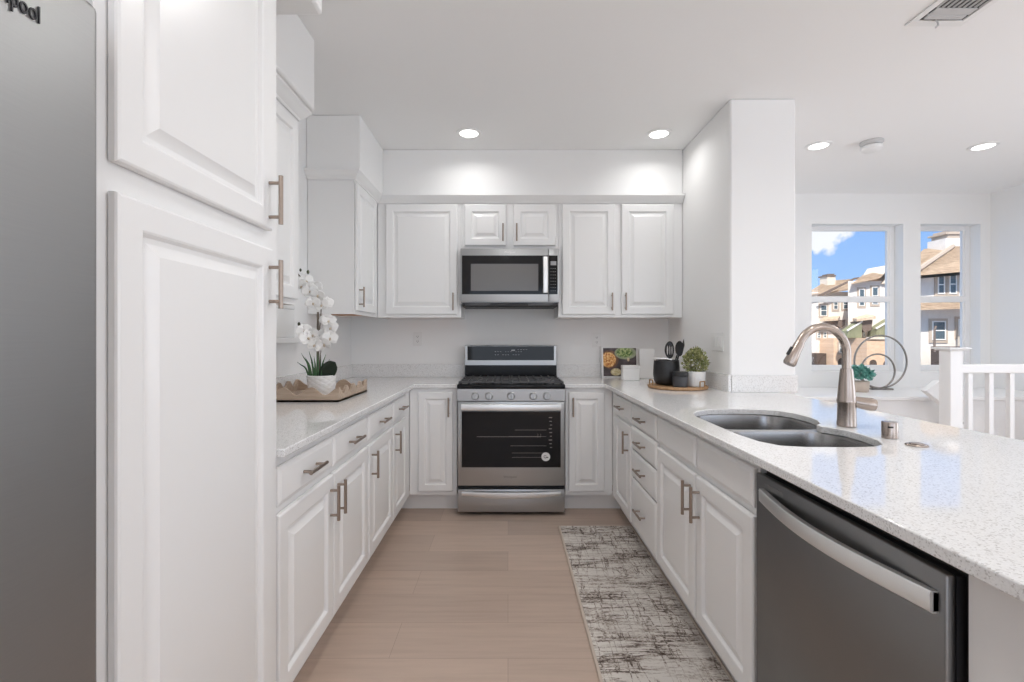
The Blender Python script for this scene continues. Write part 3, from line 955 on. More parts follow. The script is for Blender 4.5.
for r_ in range(8):
    for q in range(3):
        m.box(0.308+0.016*q, 0.317+0.016*q, -0.0036, -0.0028, 1.765-0.024*r_, 1.768-0.024*r_)
m.build('key_printing', M_greylet, c, smooth=0)
MB().box(-mh+0.01, mh-0.01, 0.012, 0.30, 1.478, 1.507, 0.006).build('vent_base', M_rubber, t)
for x0, x1 in ((-0.34, -0.16), (0.14, 0.32)):
    MB().prism([(x0, 1.488), (x1-0.02, 1.488), (x1+0.02, 1.500), (x1, 1.506), (x0, 1.503)], 'y', 0.006, 0.0115).build('vent_grille', M_iron, t)

# ------------------------------------------------------------------ outlets and switches
def outlet(label, x, z):
    o = thing('outlet', label, 'outlet', (x, WB, z))
    MB().box(-0.036, 0.036, -0.006, -0.0005, -0.058, 0.058, 0.002).build('plate', M_white, o)
    for s in (-0.020, 0.020):
        f = MB()
        f.ring_loft([[(p[0], y, p[1]+s) for p in rrect(-0.016, 0.016, -0.0145, 0.0145, 0.009, 4)] for y in (-0.0058, -0.0085)])
        f_ = f.build('socket', M_white, o)
        MB().box(-0.008, -0.0055, -0.0090, -0.0084, s-0.003, s+0.006).box(0.0055, 0.008, -0.0090, -0.0084, s-0.003, s+0.006).box(-0.0025, 0.0025, -0.0090, -0.0084, s-0.010, s-0.006).build('slots', M_grille, f_, smooth=0)
outlet('white duplex outlet on the back wall left of the range', -0.760, 1.233)
outlet('white duplex outlet on the back wall right of the range, above the cookbook', 0.747, 1.226)
o = thing('light_switch', 'white two-rocker wall switch plate on the side wall above the potted herb', 'switch', (WR, 3.03, 1.218))
MB().box(-0.006, -0.0005, -0.085, 0.085, -0.060, 0.060, 0.002).build('plate', M_white, o)
for y in (-0.046, 0.0, 0.046):
    MB().box(-0.010, -0.0058, y-0.017, y+0.017, -0.034, 0.034, 0.0015).build('rocker', M_white, o)
o['label'] = 'white wall switch plate with rockers on the side wall above the potted herb'

# ------------------------------------------------------------------ ceiling fixtures
def downlight(label, x, y, lit, watts=8.0, beam=165):
    o = thing('recessed_light', label, 'ceiling light', (x, y, CEIL), 0, None)
    MB().lathe([(0.090, -0.0005), (0.088, -0.006), (0.072, -0.010), (0.066, -0.008), (0.066, -0.0006)], seg=32, cap0=False, cap1=False).build('trim_ring', M_white, o)
    MB().lathe([(0.066, -0.003), (0.060, -0.0075), (0.03, -0.0085), (0.001, -0.0087)], seg=32).build('lens', M_lens if lit else M_lensoff, o, smooth=60)
    if lit:
        lamp('AREA', 'recessed_light_beam', (x, y, CEIL-0.013), (0, 0, 0), watts, (1, 0.985, 0.965), shape='DISK', size=0.12, spread=math.radians(beam))
    return o
downlight('lit round recessed ceiling light above the left front of the range', -0.277, 3.34, True, 1.5, 150)
downlight('lit round recessed ceiling light above the utensil tray by the side wall', 1.076, 3.35, True, 1.5, 150)
downlight('lit round recessed ceiling light in front of the living room windows', 3.61, 3.57, True, 3.5)
downlight('lit round recessed ceiling light between the white column and the smoke detector', 2.352, 3.56, True, 1.5)
downlight('added unseen ceiling light above the aisle between pantry and dishwasher', 0.12, 1.86, True, 5.5, 150)  # unseen lamp above the frame, added to brighten aisle floor and base cabinets
downlight('added unseen ceiling light above the peninsula end', 1.25, 1.1, True, 6)  # this and the following downlights are added out of view as room fill
downlight('added unseen ceiling light behind the camera over the aisle', -0.02, -0.9, True, 7)
downlight('added unseen ceiling light behind the camera over the dining side', 2.6, -0.6, True)
downlight('added unseen ceiling light over the stair railing side of the room', 3.6, 1.6, True)
o = thing('smoke_detector', 'white round smoke detector on the ceiling between two recessed lights', 'smoke detector', (2.70, 3.49, CEIL))
o.scale = (1, 1, 1.7)
MB().lathe([(0.074, -0.0005), (0.074, -0.008), (0.066, -0.012), (0.062, -0.018)], seg=32).build('base', M_ventgrey, o)
MB().lathe([(0.060, -0.0195), (0.066, -0.022), (0.064, -0.034), (0.050, -0.042), (0.020, -0.044)], seg=32).build('cover', M_white, o)
o = thing('ceiling_vent', 'white rectangular ceiling air vent with dark louvres and a hanging damper lever', 'vent', (1.845, 1.72, CEIL))
m = MB()
m.box(0, 0.262, 0.428, 0.467, -0.009, -0.0005, 0.002).box(0, 0.262, 0, 0.035, -0.009, -0.0005, 0.002)
m.box(0, 0.030, 0.035, 0.428, -0.009, -0.0005, 0.002).box(0.232, 0.262, 0.035, 0.428, -0.009, -0.0005, 0.002)
m.build('frame', M_white, o)
MB().box(0.028, 0.234, 0.033, 0.430, -0.003, -0.0006).build('dark_backing', M_grille, o, smooth=0)
for k in range(9):
    x = 0.036+k*0.0235
    MB().quad((x, 0.036, -0.0035), (x+0.006, 0.036, -0.0085), (x+0.006, 0.345, -0.0085), (x, 0.345, -0.0035)).box(x+0.005, x+0.0065, 0.036, 0.345, -0.0092, -0.0035).build('louvre', M_ventgrey, o, smooth=0)
m = MB().box(0.040, 0.222, 0.346, 0.385, -0.010, -0.0035, 0.002).box(0.040, 0.214, 0.388, 0.414, -0.012, -0.0035, 0.002)
m.box(0.034, 0.222, 0.384, 0.389, -0.008, -0.0035)
m.build('damper_flap', M_ventgrey, o)
MB().tube([(0.10, 0.42, -0.008), (0.115, 0.424, -0.016), (0.118, 0.425, -0.03), (0.108, 0.427, -0.04)], 0.004, 8).build('lever', M_ventgrey, o)

# ------------------------------------------------------------------ rug
o = thing('runner_rug', 'distressed grey and cream woven runner rug along the sink side', 'rug', (0.33, 1.15, 0))
m = MB()
NX, NY = 20, 80
top = []
for j in range(NY+1):
    row = []
    for i in range(NX+1):
        row.append(m.bm.verts.new((0.012+0.461*i/NX, 0.0+1.934*j/NY, 0.009+0.0006*math.sin(i*1.7+j*0.9))))
    top.append(row)
for j in range(NY):
    for i in range(NX):
        m.bm.faces.new((top[j][i], top[j][i+1], top[j+1][i+1], top[j+1][i]))
m.box(0.012, 0.473, 0.0, 1.934, 0.001, 0.0085)
m.build('pile', M_rug, o, smooth=0)
MB().box(0.0, 0.0125, 0.0, 1.934, 0.001, 0.0105, 0.002).build('binding', M_rugedge, o)
MB().box(0.4725, 0.482, 0.0, 1.934, 0.001, 0.0105, 0.002).build('binding', M_rugedge, o)
fr = MB()
for k in range(60):
    x = 0.008+0.466*k/59
    fr.box(x-0.0025, x+0.0025, 1.9335, 1.944+random.uniform(-0.003, 0.004), 0.001, 0.006)
fr.build('fringe', M_rugedge, o, smooth=0)

# ------------------------------------------------------------------ left worktop: tray, orchid, canister
o = thing('scalloped_tray', 'scalloped-edge light wood serving tray under the orchid', 'tray', (-1.080, 2.645, QT))
def scallop(L_, n, side, c0, axis):
    pts = []
    K = n*10
    for k in range(K+1):
        u = k/K
        pts.append((-L_/2+L_*u, 0.056+0.020*math.cos(2*PI*n*u)))
    poly = [(-L_/2, 0.001)]+[(L_/2, 0.001)]+list(reversed(pts))
    return poly
tw, tl, wt = 0.43, 0.485, 0.012
MB().box(-tw/2, tw/2, -tl/2, tl/2, 0.0008, 0.011).build('base', M_traywood, o, smooth=0)
for yc in (-tl/2, tl/2-wt):
    MB().prism(scallop(tw, 3, 0, 0, 'y'), 'y', yc, yc+wt).build('side', M_traywood, o, smooth=0)
for xc in (-tw/2, tw/2-wt):
    m = MB().prism([(p[0]*(tl-2*wt)/tl, p[1]) for p in scallop(tl, 4, 0, 0, 'x')], 'x', xc, xc+wt)
    m.build('side', M_traywood, o, smooth=0)

def uv_lathe_pot(name, prof, mat, parent, seg=40):
    m = MB()
    m.lathe(prof, seg=seg, cap1=False)
    ob = m.build(name, mat, parent, smooth=60)
    me = ob.data
    uv = me.uv_layers.new(name='wrap')
    for lp in me.loops:
        v = me.vertices[lp.vertex_index].co
        uv.data[lp.index].uv = (math.atan2(v.y, v.x)/(2*PI)*0.33, v.z)
    return ob

o = thing('orchid', 'white orchid in a white diamond-patterned pot on the wooden tray', 'plant', (-1.03, 2.60, QT+0.0118))
# pot with a diamond lattice in relief
def lattice_pot(parent, r0, r1, h, nx, nz, amp, mat):
    m = MB()
    seg = nx*8
    rows = nz*8
    rings = [[(0.3*r0*math.cos(2*PI*k/seg), 0.3*r0*math.sin(2*PI*k/seg), 0.0) for k in range(seg)], [(r0*0.93*math.cos(2*PI*k/seg), r0*0.93*math.sin(2*PI*k/seg), 0.0) for k in range(seg)]]
    for j in range(rows+1):
        v = j/rows
        ring = []
        for k in range(seg):
            u = k/seg
            a = nx*u+nz*v
            b = nx*u-nz*v
            g = min(abs(a-round(a)), abs(b-round(b)))
            r = r0+(r1-r0)*v + amp*min(1, g*5)
            ring.append((r*math.cos(2*PI*u), r*math.sin(2*PI*u), 0.003+(h-0.006)*v))
        rings.append(ring)
    for r, z in ((r1-0.002, h), (r1-0.007, h), (r1-0.009, h-0.02), (0.004, h-0.024)):
        rings.append([(r*math.cos(2*PI*k/seg), r*math.sin(2*PI*k/seg), z) for k in range(seg)])
    m.ring_loft(rings)
    return m.build('pot', mat, parent, smooth=60)
lattice_pot(o, 0.064, 0.076, 0.112, 10, 4, 0.0035, M_ceramic)
MB().lathe([(0.066, 0.088), (0.064, 0.096), (0.03, 0.100), (0.002, 0.101)], seg=24).build('moss', M_soil, o)
OX, OZ = -1.03, QT+0.0118
def op(px, py, dy=0.0):
    k = (2.60+dy)/470
    return Vector(((px-508)*k-OX, dy, 1.245+(337.5-py)*k-OZ))
def smooth_path(P, n=6):
    out = []
    for i in range(len(P)-1):
        p0 = P[max(i-1, 0)]; p1 = P[i]; p2 = P[i+1]; p3 = P[min(i+2, len(P)-1)]
        for k in range(n):
            t_ = k/n
            out.append(0.5*((2*p1)+(p2-p0)*t_+(2*p0-5*p1+4*p2-p3)*t_*t_+(3*p1-p0-3*p2+p3)*t_**3))
    out.append(P[-1])
    return out
MB().tube([op(317.5, 378), op(318, 312)], 0.0062, 10).build('stake', M_stake, o)
upper = smooth_path([op(319, 376, 0.01), op(319, 340, 0.012), op(321, 312, 0.01), op(320, 302), op(314, 292), op(306, 282), op(299, 275), op(296, 268)])
MB().tube(upper, [0.003]*(len(upper)-6)+[0.002]*6, 8).build('stem', M_stake, o)
lower = smooth_path([op(319, 374, -0.01), op(322, 345, -0.012), op(331, 325, -0.02), op(328, 340, -0.035), op(318, 344, -0.04), op(308, 337, -0.035), op(303, 330, -0.03), op(298, 325, -0.03)])
MB().tube(lower, 0.0025, 8).build('stem', M_stake, o)
def petal(m, M, L_, w, cup, oval=False):
    NU, NV = (10 if oval else 5), 4
    g = []
    for i in range(NU+1):
        u = i/NU
        row = []
        hw_ = w*math.sin(PI*min(1, 0.06+u*0.92))**0.7
        if oval:
            hw_ = w*math.sqrt(max(0.01, 1-(2*u-1)**2))
        for j in range(-NV//2, NV//2+1):
            v = j/(NV/2)
            row.append(m.bm.verts.new(M @ Vector((v*hw_, L_*u, cup*(u*u)+0.25*cup*(v*v)))))
        g.append(row)
    for i in range(NU):
        for j in range(NV):
            m.bm.faces.new((g[i][j], g[i][j+1], g[i+1][j+1], g[i+1][j]))
def flower(c, facing, s, spin):
    q = facing.to_track_quat('Z', 'Y').to_matrix().to_4x4()
    B = Matrix.Translation(c) @ q @ Matrix.Rotation(spin, 4, 'Z') @ Matrix.Scale(s, 4)
    m = MB()
    for a, L_, w in ((0, 1.0, 0.42), (2.2, 0.95, 0.36), (-2.2, 0.95, 0.36)):
        petal(m, B @ Matrix.Rotation(a, 4, 'Z'), L_, w, 0.12)
    for a in (1.25, -1.25):
        petal(m, B @ Matrix.Translation((0, 0, 0.04)) @ Matrix.Rotation(a, 4, 'Z'), 1.05, 0.68, 0.10)
    f = m.build('flower', M_orchid, o, smooth=80)
    sd = f.modifiers.new('thickness', 'SOLIDIFY'); sd.thickness = 0.0008
    m = MB()
    m.tube([B @ Vector((0, -0.02, 0.03)), B @ Vector((0, -0.12, 0.18)), B @ Vector((0, -0.30, 0.22))], [0.10*s, 0.14*s, 0.05*s], 8)
    m.build('lip', M_orchidc, f, smooth=80)
random.seed(21)
for px, py, dy, s in ((322, 305, -0.02, 0.036), (313, 303, -0.03, 0.034), (327, 303, 0.0, 0.03), (318, 295, -0.03, 0.034), (310, 291, -0.03, 0.038), (302, 286, -0.03, 0.037), (306, 281, 0.0, 0.034), (297, 283, -0.01, 0.030), (316, 287, 0.0, 0.032),
                      (327, 320, -0.02, 0.034), (331, 328, -0.03, 0.038), (330, 338, -0.04, 0.037), (324, 344, -0.05, 0.038), (315, 345, -0.05, 0.038), (308, 338, -0.05, 0.040), (304, 331, -0.04, 0.036), (313, 335, -0.04, 0.034), (320, 340, -0.02, 0.034), (326, 334, -0.01, 0.034), (329, 321, -0.03, 0.034)):
    s *= 1.18
    flower(op(px, py, dy), Vector((random.uniform(-0.3, 0.75), -1, random.uniform(-0.5, 0.35))), s, random.uniform(-0.5, 0.5))
for px, py, r in ((296, 267, 0.0055), (300.5, 270, 0.0065), (308, 272, 0.008), (297, 276, 0.009), (299, 324, 0.008), (302, 326, 0.008), (300, 331, 0.008)):
    c = op(px, py, -0.02)
    MB().lathe([(0.002, -1.5*r), (0.8*r, -0.7*r), (r, 0.1*r), (0.6*r, 1.0*r), (0.002, 1.4*r)], c, 10).build('bud', M_bud, o, smooth=80)
for px0, px1, py1, dy in ((311, 301, 353, 0.0), (312, 305, 357, -0.03), (314, 309, 351, -0.02), (316, 314, 356, -0.035), (318, 318, 352, -0.03), (320, 321, 355, 0.02), (321, 326, 354, -0.02), (323, 330, 359, 0.0), (310, 297, 362, -0.01), (315, 311, 362, -0.045)):
    a = op(px0, 378, dy*0.5); b = op(px1, py1, dy)
    mid = (a+b)/2+Vector(((a.x-b.x)*0.15, 0, 0.012))
    pts = [a, a*0.6+mid*0.4, mid, mid*0.45+b*0.55, b]
    m = MB().tube(smooth_path(pts, 3), [0.0062*max(0.08, 1-(k/12)**1.6) for k in range(13)], 6, sx=1.0)
    m.build('blade_leaf', M_grass, o, smooth=80)
m = MB()
lf0 = op(321, 379, -0.01)
lq = Matrix.Translation(lf0) @ Matrix.Rotation(-0.75, 4, 'Y') @ Matrix.Rotation(-0.35, 4, 'X') @ Matrix(((1, 0, 0, 0), (0, 0, -1, 0), (0, 1, 0, 0), (0, 0, 0, 1)))
lq = Matrix.Translation(lf0) @ Matrix.Rotation(0.75, 4, 'Y') @ Matrix(((1, 0, 0, 0), (0, 0, 1, 0), (0, 1, 0, 0), (0, 0, 0, 1)))
petal(m, lq, 0.128, 0.044, -0.02, True)
lf = m.build('broad_leaf', M_darkleaf, o, smooth=80)
sd = lf.modifiers.new('thickness', 'SOLIDIFY'); sd.thickness = 0.003

o = thing('storage_box', 'plain white lidded box standing on the narrow wall ledge by the pantry', 'box', (WL+0.030, 2.675, 1.2445))
MB().box(-0.024, 0.024, -0.115, 0.115, 0.0006, 0.165, 0.003).build('box', M_ceramic, o)
MB().box(-0.025, 0.025, -0.116, 0.116, 0.1655, 0.190, 0.003).build('lid', M_ceramic, o)

# ------------------------------------------------------------------ right back corner: cookbook, boards, round tray with pots
o = thing('cookbook', 'open cookbook page with a food photograph of pasta and salad, leaning on the backsplash', 'book', (0.925, 3.868, QT))
Rx = Matrix.Rotation(-0.10, 4, 'X')
MB().box(-0.152, 0.152, 0.0, 0.012, 0.0015, 0.252, 0.001).build('cover', M_paper, o, M=Rx)
ph = MB().box(-0.138, 0.134, -0.0016, 0.0, 0.012, 0.245)
ph.build('food_photo', M_food, o, smooth=0, M=Rx)
o = thing('cutting_board', 'tall plain white board leaning beside the cookbook', 'board', (1.125, 3.80, QT))
m = MB().ring_loft([[(p[0], y, p[1]) for p in rrect(-0.058, 0.066, 0.0015, 0.240, 0.008, 3)] for y in (0.0, 0.014)])
m.build('board', M_ceramic, o, M=Matrix.Rotation(-0.09, 4, 'X'))
o = thing('recipe_box', 'small plain white recipe box in front of the cookbook', 'box', (0.953, 3.60, QT))
MB().box(-0.072, 0.056, 0.0, 0.07, 0.0008, 0.092, 0.003).build('box', M_ceramic, o)
MB().box(-0.073, 0.057, -0.001, 0.071, 0.0925, 0.117, 0.003).build('lid', M_ceramic, o)

TX, TY = 1.112, 3.085
o = thing('round_tray', 'round wooden tray with wire handles holding the black crock', 'tray', (TX, TY, QT))
MB().lathe([(0.178, 0.0008), (0.187, 0.004), (0.189, 0.012), (0.187, 0.020), (0.180, 0.0215), (0.176, 0.016), (0.02, 0.0155)], seg=56).build('base', M_roundwood, o, smooth=50)
for a0 in (PI*1.03, -0.95):
    p = []
    for da, z in ((-0.14, 0.018), (-0.14, 0.055), (0.14, 0.055), (0.14, 0.018)):
        p.append((0.180*math.cos(a0+da), 0.180*math.sin(a0+da), z))
    MB().tube([p[0], p[1]], 0.004, 8).tube([p[1], p[2]], 0.004, 8).tube([p[2], p[3]], 0.004, 8).build('handle', M_brass, o)
TZ = QT+0.0163
o = thing('utensil_crock', 'large black lidless ceramic crock with a metal rim on the round tray', 'crock', (1.055, 3.13, TZ))
MB().lathe([(0.050, 0.0005), (0.066, 0.006), (0.080, 0.030), (0.085, 0.07), (0.083, 0.13), (0.080, 0.160), (0.076, 0.161), (0.074, 0.150), (0.072, 0.03), (0.002, 0.02)], seg=40, cap1=False).build('pot', M_matteblack, o, smooth=60)
MB().lathe([(0.0765, 0.1615), (0.0805, 0.1615), (0.0808, 0.1635), (0.0800, 0.165), (0.077, 0.165), (0.0765, 0.1615)], seg=40, cap0=False, cap1=False).build('rim', M_matteblack, o, smooth=60)
MB().tube([(-0.080, -0.02, 0.166), (-0.095, -0.025, 0.176), (-0.085, -0.045, 0.178), (-0.02, -0.075, 0.176), (0.01, -0.076, 0.170)], 0.0045, 8).build('wire_handle', M_steel_h, o)
# utensils standing in the crock
def spoon_head(m, c, w, h, slots):
    outer = [(c[0]+w*math.cos(2*PI*k/24), c[2]+h*math.sin(2*PI*k/24)) for k in range(24)]
    holes = []
    for sx in slots:
        holes.append([(c[0]+sx+0.0045*math.cos(2*PI*k/10), c[2]-0.002+h*0.55*math.sin(2*PI*k/10)) for k in range(10)])
    n0 = len(m.bm.verts)
    m.plate_with_holes(outer, holes, 0, 0.004)
    m.bm.verts.ensure_lookup_table()
    for v in m.bm.verts[n0:]:
        x, z, yy = v.co.x, v.co.y, v.co.z
        v.co = (x, c[1]+yy-0.010*(1-((x-c[0])/w)**2), z)
o = thing('slotted_spoon', 'black slotted serving spoon standing in the crock', 'utensil', (1.075, 3.13, TZ))
m = MB()
m.tube([(0.0, 0.01, 0.0215), (0.0, 0.0, 0.17)], 0.005, 8)
m.build('shaft', M_rubber, o)
m = MB()
spoon_head(m, (0.0, 0.0, 0.232), 0.031, 0.058, (-0.015, 0.0, 0.015))
m.build('head', M_rubber, o, smooth=40)
o = thing('spatula', 'black solid spatula standing tilted in the crock behind the herb', 'utensil', (1.075, 3.14, TZ))
MB().tube([(0.012, 0.02, 0.0225), (0.066, 0.033, 0.195)], 0.005, 8).build('shaft', M_rubber, o)
m = MB()
spoon_head(m, (0.082, 0.035, 0.240), 0.027, 0.052, ())
m.build('head', M_rubber, o, smooth=40)
o = thing('carving_fork', 'slim black pointed utensil, tallest in the crock', 'utensil', (1.075, 3.16, TZ))
MB().tube([(0.03, 0.005, 0.0225), (0.085, 0.03, 0.20)], 0.005, 8).build('shaft', M_rubber, o)
MB().tube([(0.085, 0.03, 0.198), (0.104, 0.034, 0.23), (0.117, 0.037, 0.265), (0.122, 0.039, 0.305)], [0.006, 0.014, 0.011, 0.001], 8, sx=0.5).build('head', M_rubber, o, smooth=60)
o = thing('stoneware_jar', 'small dark grey lidded jar on the round tray between crock and herb pot', 'jar', (1.092, 2.978, TZ))
MB().lathe([(0.040, 0.0005), (0.0465, 0.006), (0.0475, 0.02), (0.0475, 0.066), (0.045, 0.068)], seg=32).build('jar', M_darkgrey, o)
MB().lathe([(0.0475, 0.0685), (0.0485, 0.071), (0.0485, 0.092), (0.043, 0.099), (0.010, 0.100)], seg=32).build('lid', M_matteblack, o)
o = thing('potted_herb', 'bushy yellow-green herb in a white textured pot on the round tray', 'plant', (1.212, 3.03, TZ))
lattice_pot(o, 0.050, 0.057, 0.098, 16, 6, 0.0022, M_ceramic)
MB().lathe([(0.047, 0.076), (0.045, 0.084), (0.002, 0.088)], seg=20).build('soil', M_soil, o)
def leafy(parent, mat, n, c, rx, rz, L_, w, zmin=-0.6):
    m = MB()
    for _ in range(n):
        a = random.uniform(0, 2*PI)
        z = random.uniform(zmin, 1)
        rr_ = math.sqrt(max(0, 1-z*z))*random.uniform(0.45, 1.0)
        p = Vector((c[0]+rx*rr_*math.cos(a), c[1]+rx*rr_*math.sin(a), c[2]+rz*z*random.uniform(0.6, 1)))
        out = (p-Vector(c)+Vector((random.uniform(-1, 1), random.uniform(-1, 1), random.uniform(0, 1.2)))*rx*0.6).normalized()
        q = out.to_track_quat('Y', 'Z').to_matrix().to_4x4()
        M_ = Matrix.Translation(p) @ q @ Matrix.Rotation(random.uniform(0, 2*PI), 4, 'Y')
        k = random.uniform(0.7, 1.25)
        vs = [m.bm.verts.new(M_ @ Vector(v)) for v in ((0, 0, 0), (w*k, L_*k*0.45, 0.1*w), (0, L_*k, 0.35*w), (-w*k, L_*k*0.45, 0.1*w), (0, L_*k*0.5, -0.2*w))]
        m.bm.faces.new((vs[0], vs[1], vs[4])); m.bm.faces.new((vs[1], vs[2], vs[4])); m.bm.faces.new((vs[2], vs[3], vs[4])); m.bm.faces.new((vs[3], vs[0], vs[4]))
    return m.build('foliage', mat, parent, smooth=0)
random.seed(5)
leafy(o, M_boxwood, 950, (-0.002, 0.004, 0.158), 0.074, 0.090, 0.018, 0.0062, -0.75)
m = MB()
for k in range(12):
    a = k*0.7
    m.tube([(0.01*math.cos(a), 0.01*math.sin(a), 0.08), (0.055*math.cos(a), 0.055*math.sin(a), 0.17+0.03*math.sin(k*2.1))], [0.002, 0.001], 5)
m.build('twigs', M_twig, o)

# ------------------------------------------------------------------ living room: railing, ledge ornaments
o = thing('stair_railing', 'white stair railing with square newel post and balusters beyond the peninsula', 'railing', (3.20, 3.40, 0))
npst = MB().box(0.0, 0.093, 0.0, 0.093, 0.0005, 1.150, 0.004).build('newel_post', M_trimw, o)
MB().box(-0.018, 0.111, -0.018, 0.111, 1.1505, 1.160, 0.003).box(-0.034, 0.127, -0.034, 0.127, 1.160, 1.172, 0.004).build('cap', M_trimw, npst)
MB().box(0.0935, 1.678, 0.014, 0.079, 0.985, 1.050, 0.006).build('handrail', M_trimw, o)
MB().box(0.0935, 1.678, 0.026, 0.067, 0.060, 0.100, 0.003).build('bottom_rail', M_trimw, o)
for k in range(10):
    x = 0.160+0.1525*k
    MB().box(x, x+0.034, 0.030, 0.064, 0.1005, 0.9845, 0.002).build('baluster', M_trimw, o)
# sloping rail of the descending flight, its squared end block showing beside the newel
o = thing('sloping_handrail', 'white sloping stair handrail descending behind the newel post', 'handrail', (3.45, 3.82, 0.0))
k_ = 3.82/470
def sp(px, py): return ((px-508)*k_-3.45, 1.245+(337.5-py)*k_)
MB().prism([sp(926, 391), sp(940, 380.5), sp(1002, 436), sp(1002, 456), sp(940, 402)], 'y', 0, 0.06).build('rail', M_trimw, o, bevel=0.004)
MB().prism([sp(962, 424), sp(967, 424), sp(967, 545), sp(962, 545)], 'y', 0.01, 0.05).build('support', M_trimw, o)

LZ = 0.739
o = thing('ring_sculpture', 'two nested metal hoops on a flat stand on the window ledge', 'ornament', (3.665, 4.58, LZ))
def torus(name, c, R_, r, parent):
    pts = [(c[0]+R_*math.cos(2*PI*k/64), 0, c[1]+R_*math.sin(2*PI*k/64)) for k in range(64)]
    m = MB()
    rings = []
    for k in range(64):
        a = 2*PI*k/64
        rings.append([(c[0]+(R_+r*math.cos(b))*math.cos(a), r*1.3*math.sin(b), c[1]+(R_+r*math.cos(b))*math.sin(a)) for b in [2*PI*q/10 for q in range(10)]])
    vs = [[m.bm.verts.new(p) for p in ring] for ring in rings]
    for i in range(64):
        for j in range(10):
            m.bm.faces.new((vs[i][j], vs[i][(j+1) % 10], vs[(i+1) % 64][(j+1) % 10], vs[(i+1) % 64][j]))
    return m.build(name, M_ring, parent, smooth=60)
torus('hoop', (-0.035, 0.270), 0.255, 0.0075, o)
h_ = torus('hoop', (-0.078, 0.180), 0.165, 0.0075, o)
h_.location.y = -0.02
MB().box(-0.14, 0.06, -0.045, 0.03, 0.0006, 0.014, 0.003).build('stand', M_ring, o)
o = thing('potted_succulent', 'teal-green leafy plant in a tan pot on the window ledge', 'plant', (3.285, 4.40, LZ))
MB().lathe([(0.068, 0.0006), (0.074, 0.006), (0.080, 0.05), (0.081, 0.095), (0.078, 0.098), (0.072, 0.095), (0.070, 0.080), (0.002, 0.08)], seg=32, cap1=False).build('pot', M_tan, o, smooth=50)
leafy(o, M_teal, 420, (0.0, 0, 0.150), 0.108, 0.075, 0.040, 0.014, -0.4)

# ------------------------------------------------------------------ street seen through the windows
def ext(D):
    k = D/470
    return (lambda px, d=0.0: (px-508)*(D+d)/470), (lambda py, d=0.0: 1.245+(337.5-py)*(D+d)/470)
def wedge(X, Z, D, px0, px1, d, ztop):
    return MB().prism([(X(px0), D), (X(px1), D), (X(px1, d), D+d), (X(px0+3, d), D+d)], 'z', -7.0, ztop)
struct(MB().box(-10, 120, 8, 140, -7.2, -7.0).build('ground', M_asphalt, smooth=0))

def house_window(parent, X, Z, y, px0, px1, py0, py1, surround=M_wtrim, t_=1.0):
    x0, x1, z1, z0 = X(px0), X(px1), Z(py0), Z(py1)
    s = 0.14*t_
    f = MB().box(x0-s, x1+s, y-0.06, y-0.001, z0-s*1.2, z1+s).build('window', surround, parent, smooth=0)
    m = MB()
    e = 0.06*t_
    m.box(x0, x0+e, y-0.10, y-0.061, z0, z1).box(x1-e, x1, y-0.10, y-0.061, z0, z1).box(x0+e, x1-e, y-0.10, y-0.061, z0, z0+e).box(x0+e, x1-e, y-0.10, y-0.061, z1-e, z1).box(x0+e, x1-e, y-0.10, y-0.061, (z0+z1)/2-e/2, (z0+z1)/2+e/2)
    m.build('sash', M_wframe, f, smooth=0)
    MB().box(x0+e*0.5, x1-e*0.5, y-0.08, y-0.0612, z0+e*0.5, z1-e*0.5).build('pane', M_wglass, f, smooth=0)

# stepped row seen through the wider window
D = 42.0
X, Z = ext(D)
t = thing('town_house', 'white stucco town house with peach brick base and olive bays across the street', 'building', (0, 0, 0))
wedge(X, Z, D, 848, 904, 9, Z(281)).build('wall', M_stucco, t, smooth=0)
m = MB()
m.quad((X(850, -0.7), D-0.7, Z(284.5, -0.7)), (X(881, -0.7), D-0.7, Z(278, -0.7)), (X(893, +4.5), D+4.5, Z(262, +4.5)), (X(864, +4.5), D+4.5, Z(274, +4.5)))
bmesh.ops.solidify(m.bm, geom=m.bm.faces[:], thickness=-0.25)
m.build('roof', M_rooft, t, smooth=0)
MB().prism([(X(880), Z(284)), (X(905), Z(284)), (X(905), Z(262)), (X(893), Z(264))], 'y', D-0.3, D+3).build('gable', M_stucco2, t, smooth=0)
m = MB()
m.quad((X(879, -0.9), D-0.9, Z(279.5, -0.9)), (X(894, -0.9), D-0.9, Z(262.5, -0.9)), (X(894, +6), D+6, Z(262.5, +6)), (X(879, +6), D+6, Z(279.5, +6)))
bmesh.ops.solidify(m.bm, geom=m.bm.faces[:], thickness=-0.3)
m.build('gable_roof', M_fascia, t, smooth=0)
for w in ((858.5, 864, 289, 306), (871.5, 877.5, 287, 304.5)):
    house_window(t, X, Z, D, *w)
def bay_roof(px0, px1, py0, py1):
    mm = MB()
    x0, x1, z1, z0 = X(px0), X(px1), Z(py0), Z(py1)
    mm.ring_loft([[(x0, D-1.3, z0), (x1-0.2, D-1.3, z0+0.25), (x1, D, z1), (x0+0.6, D, z1-0.35)], [(x0, D-1.3, z0-0.22), (x1-0.2, D-1.3, z0), (x1, D, z1-0.3), (x0+0.6, D, z1-0.6)]])
    r_ = mm.build('bay_roof', M_rooft, t, smooth=0)
    MB().prism([(x0+0.35, z0-0.22), (x1-0.15, z0-0.05), (x1-0.25, z0-0.95), (x1-0.9, z0-1.15), (x0+0.7, z0-0.75)], 'y', D-0.9, D-0.001).build('bracket', M_fascia, r_, smooth=0)
bay_roof(846, 866.5, 314, 319.5)
bay_roof(880, 897, 312, 318)
MB().prism([(X(867), Z(338)), (X(884), Z(338)), (X(884), Z(319)), (X(868), Z(329))], 'y', D-1.0, D-0.001).build('olive_bay', M_olive, t, smooth=0)
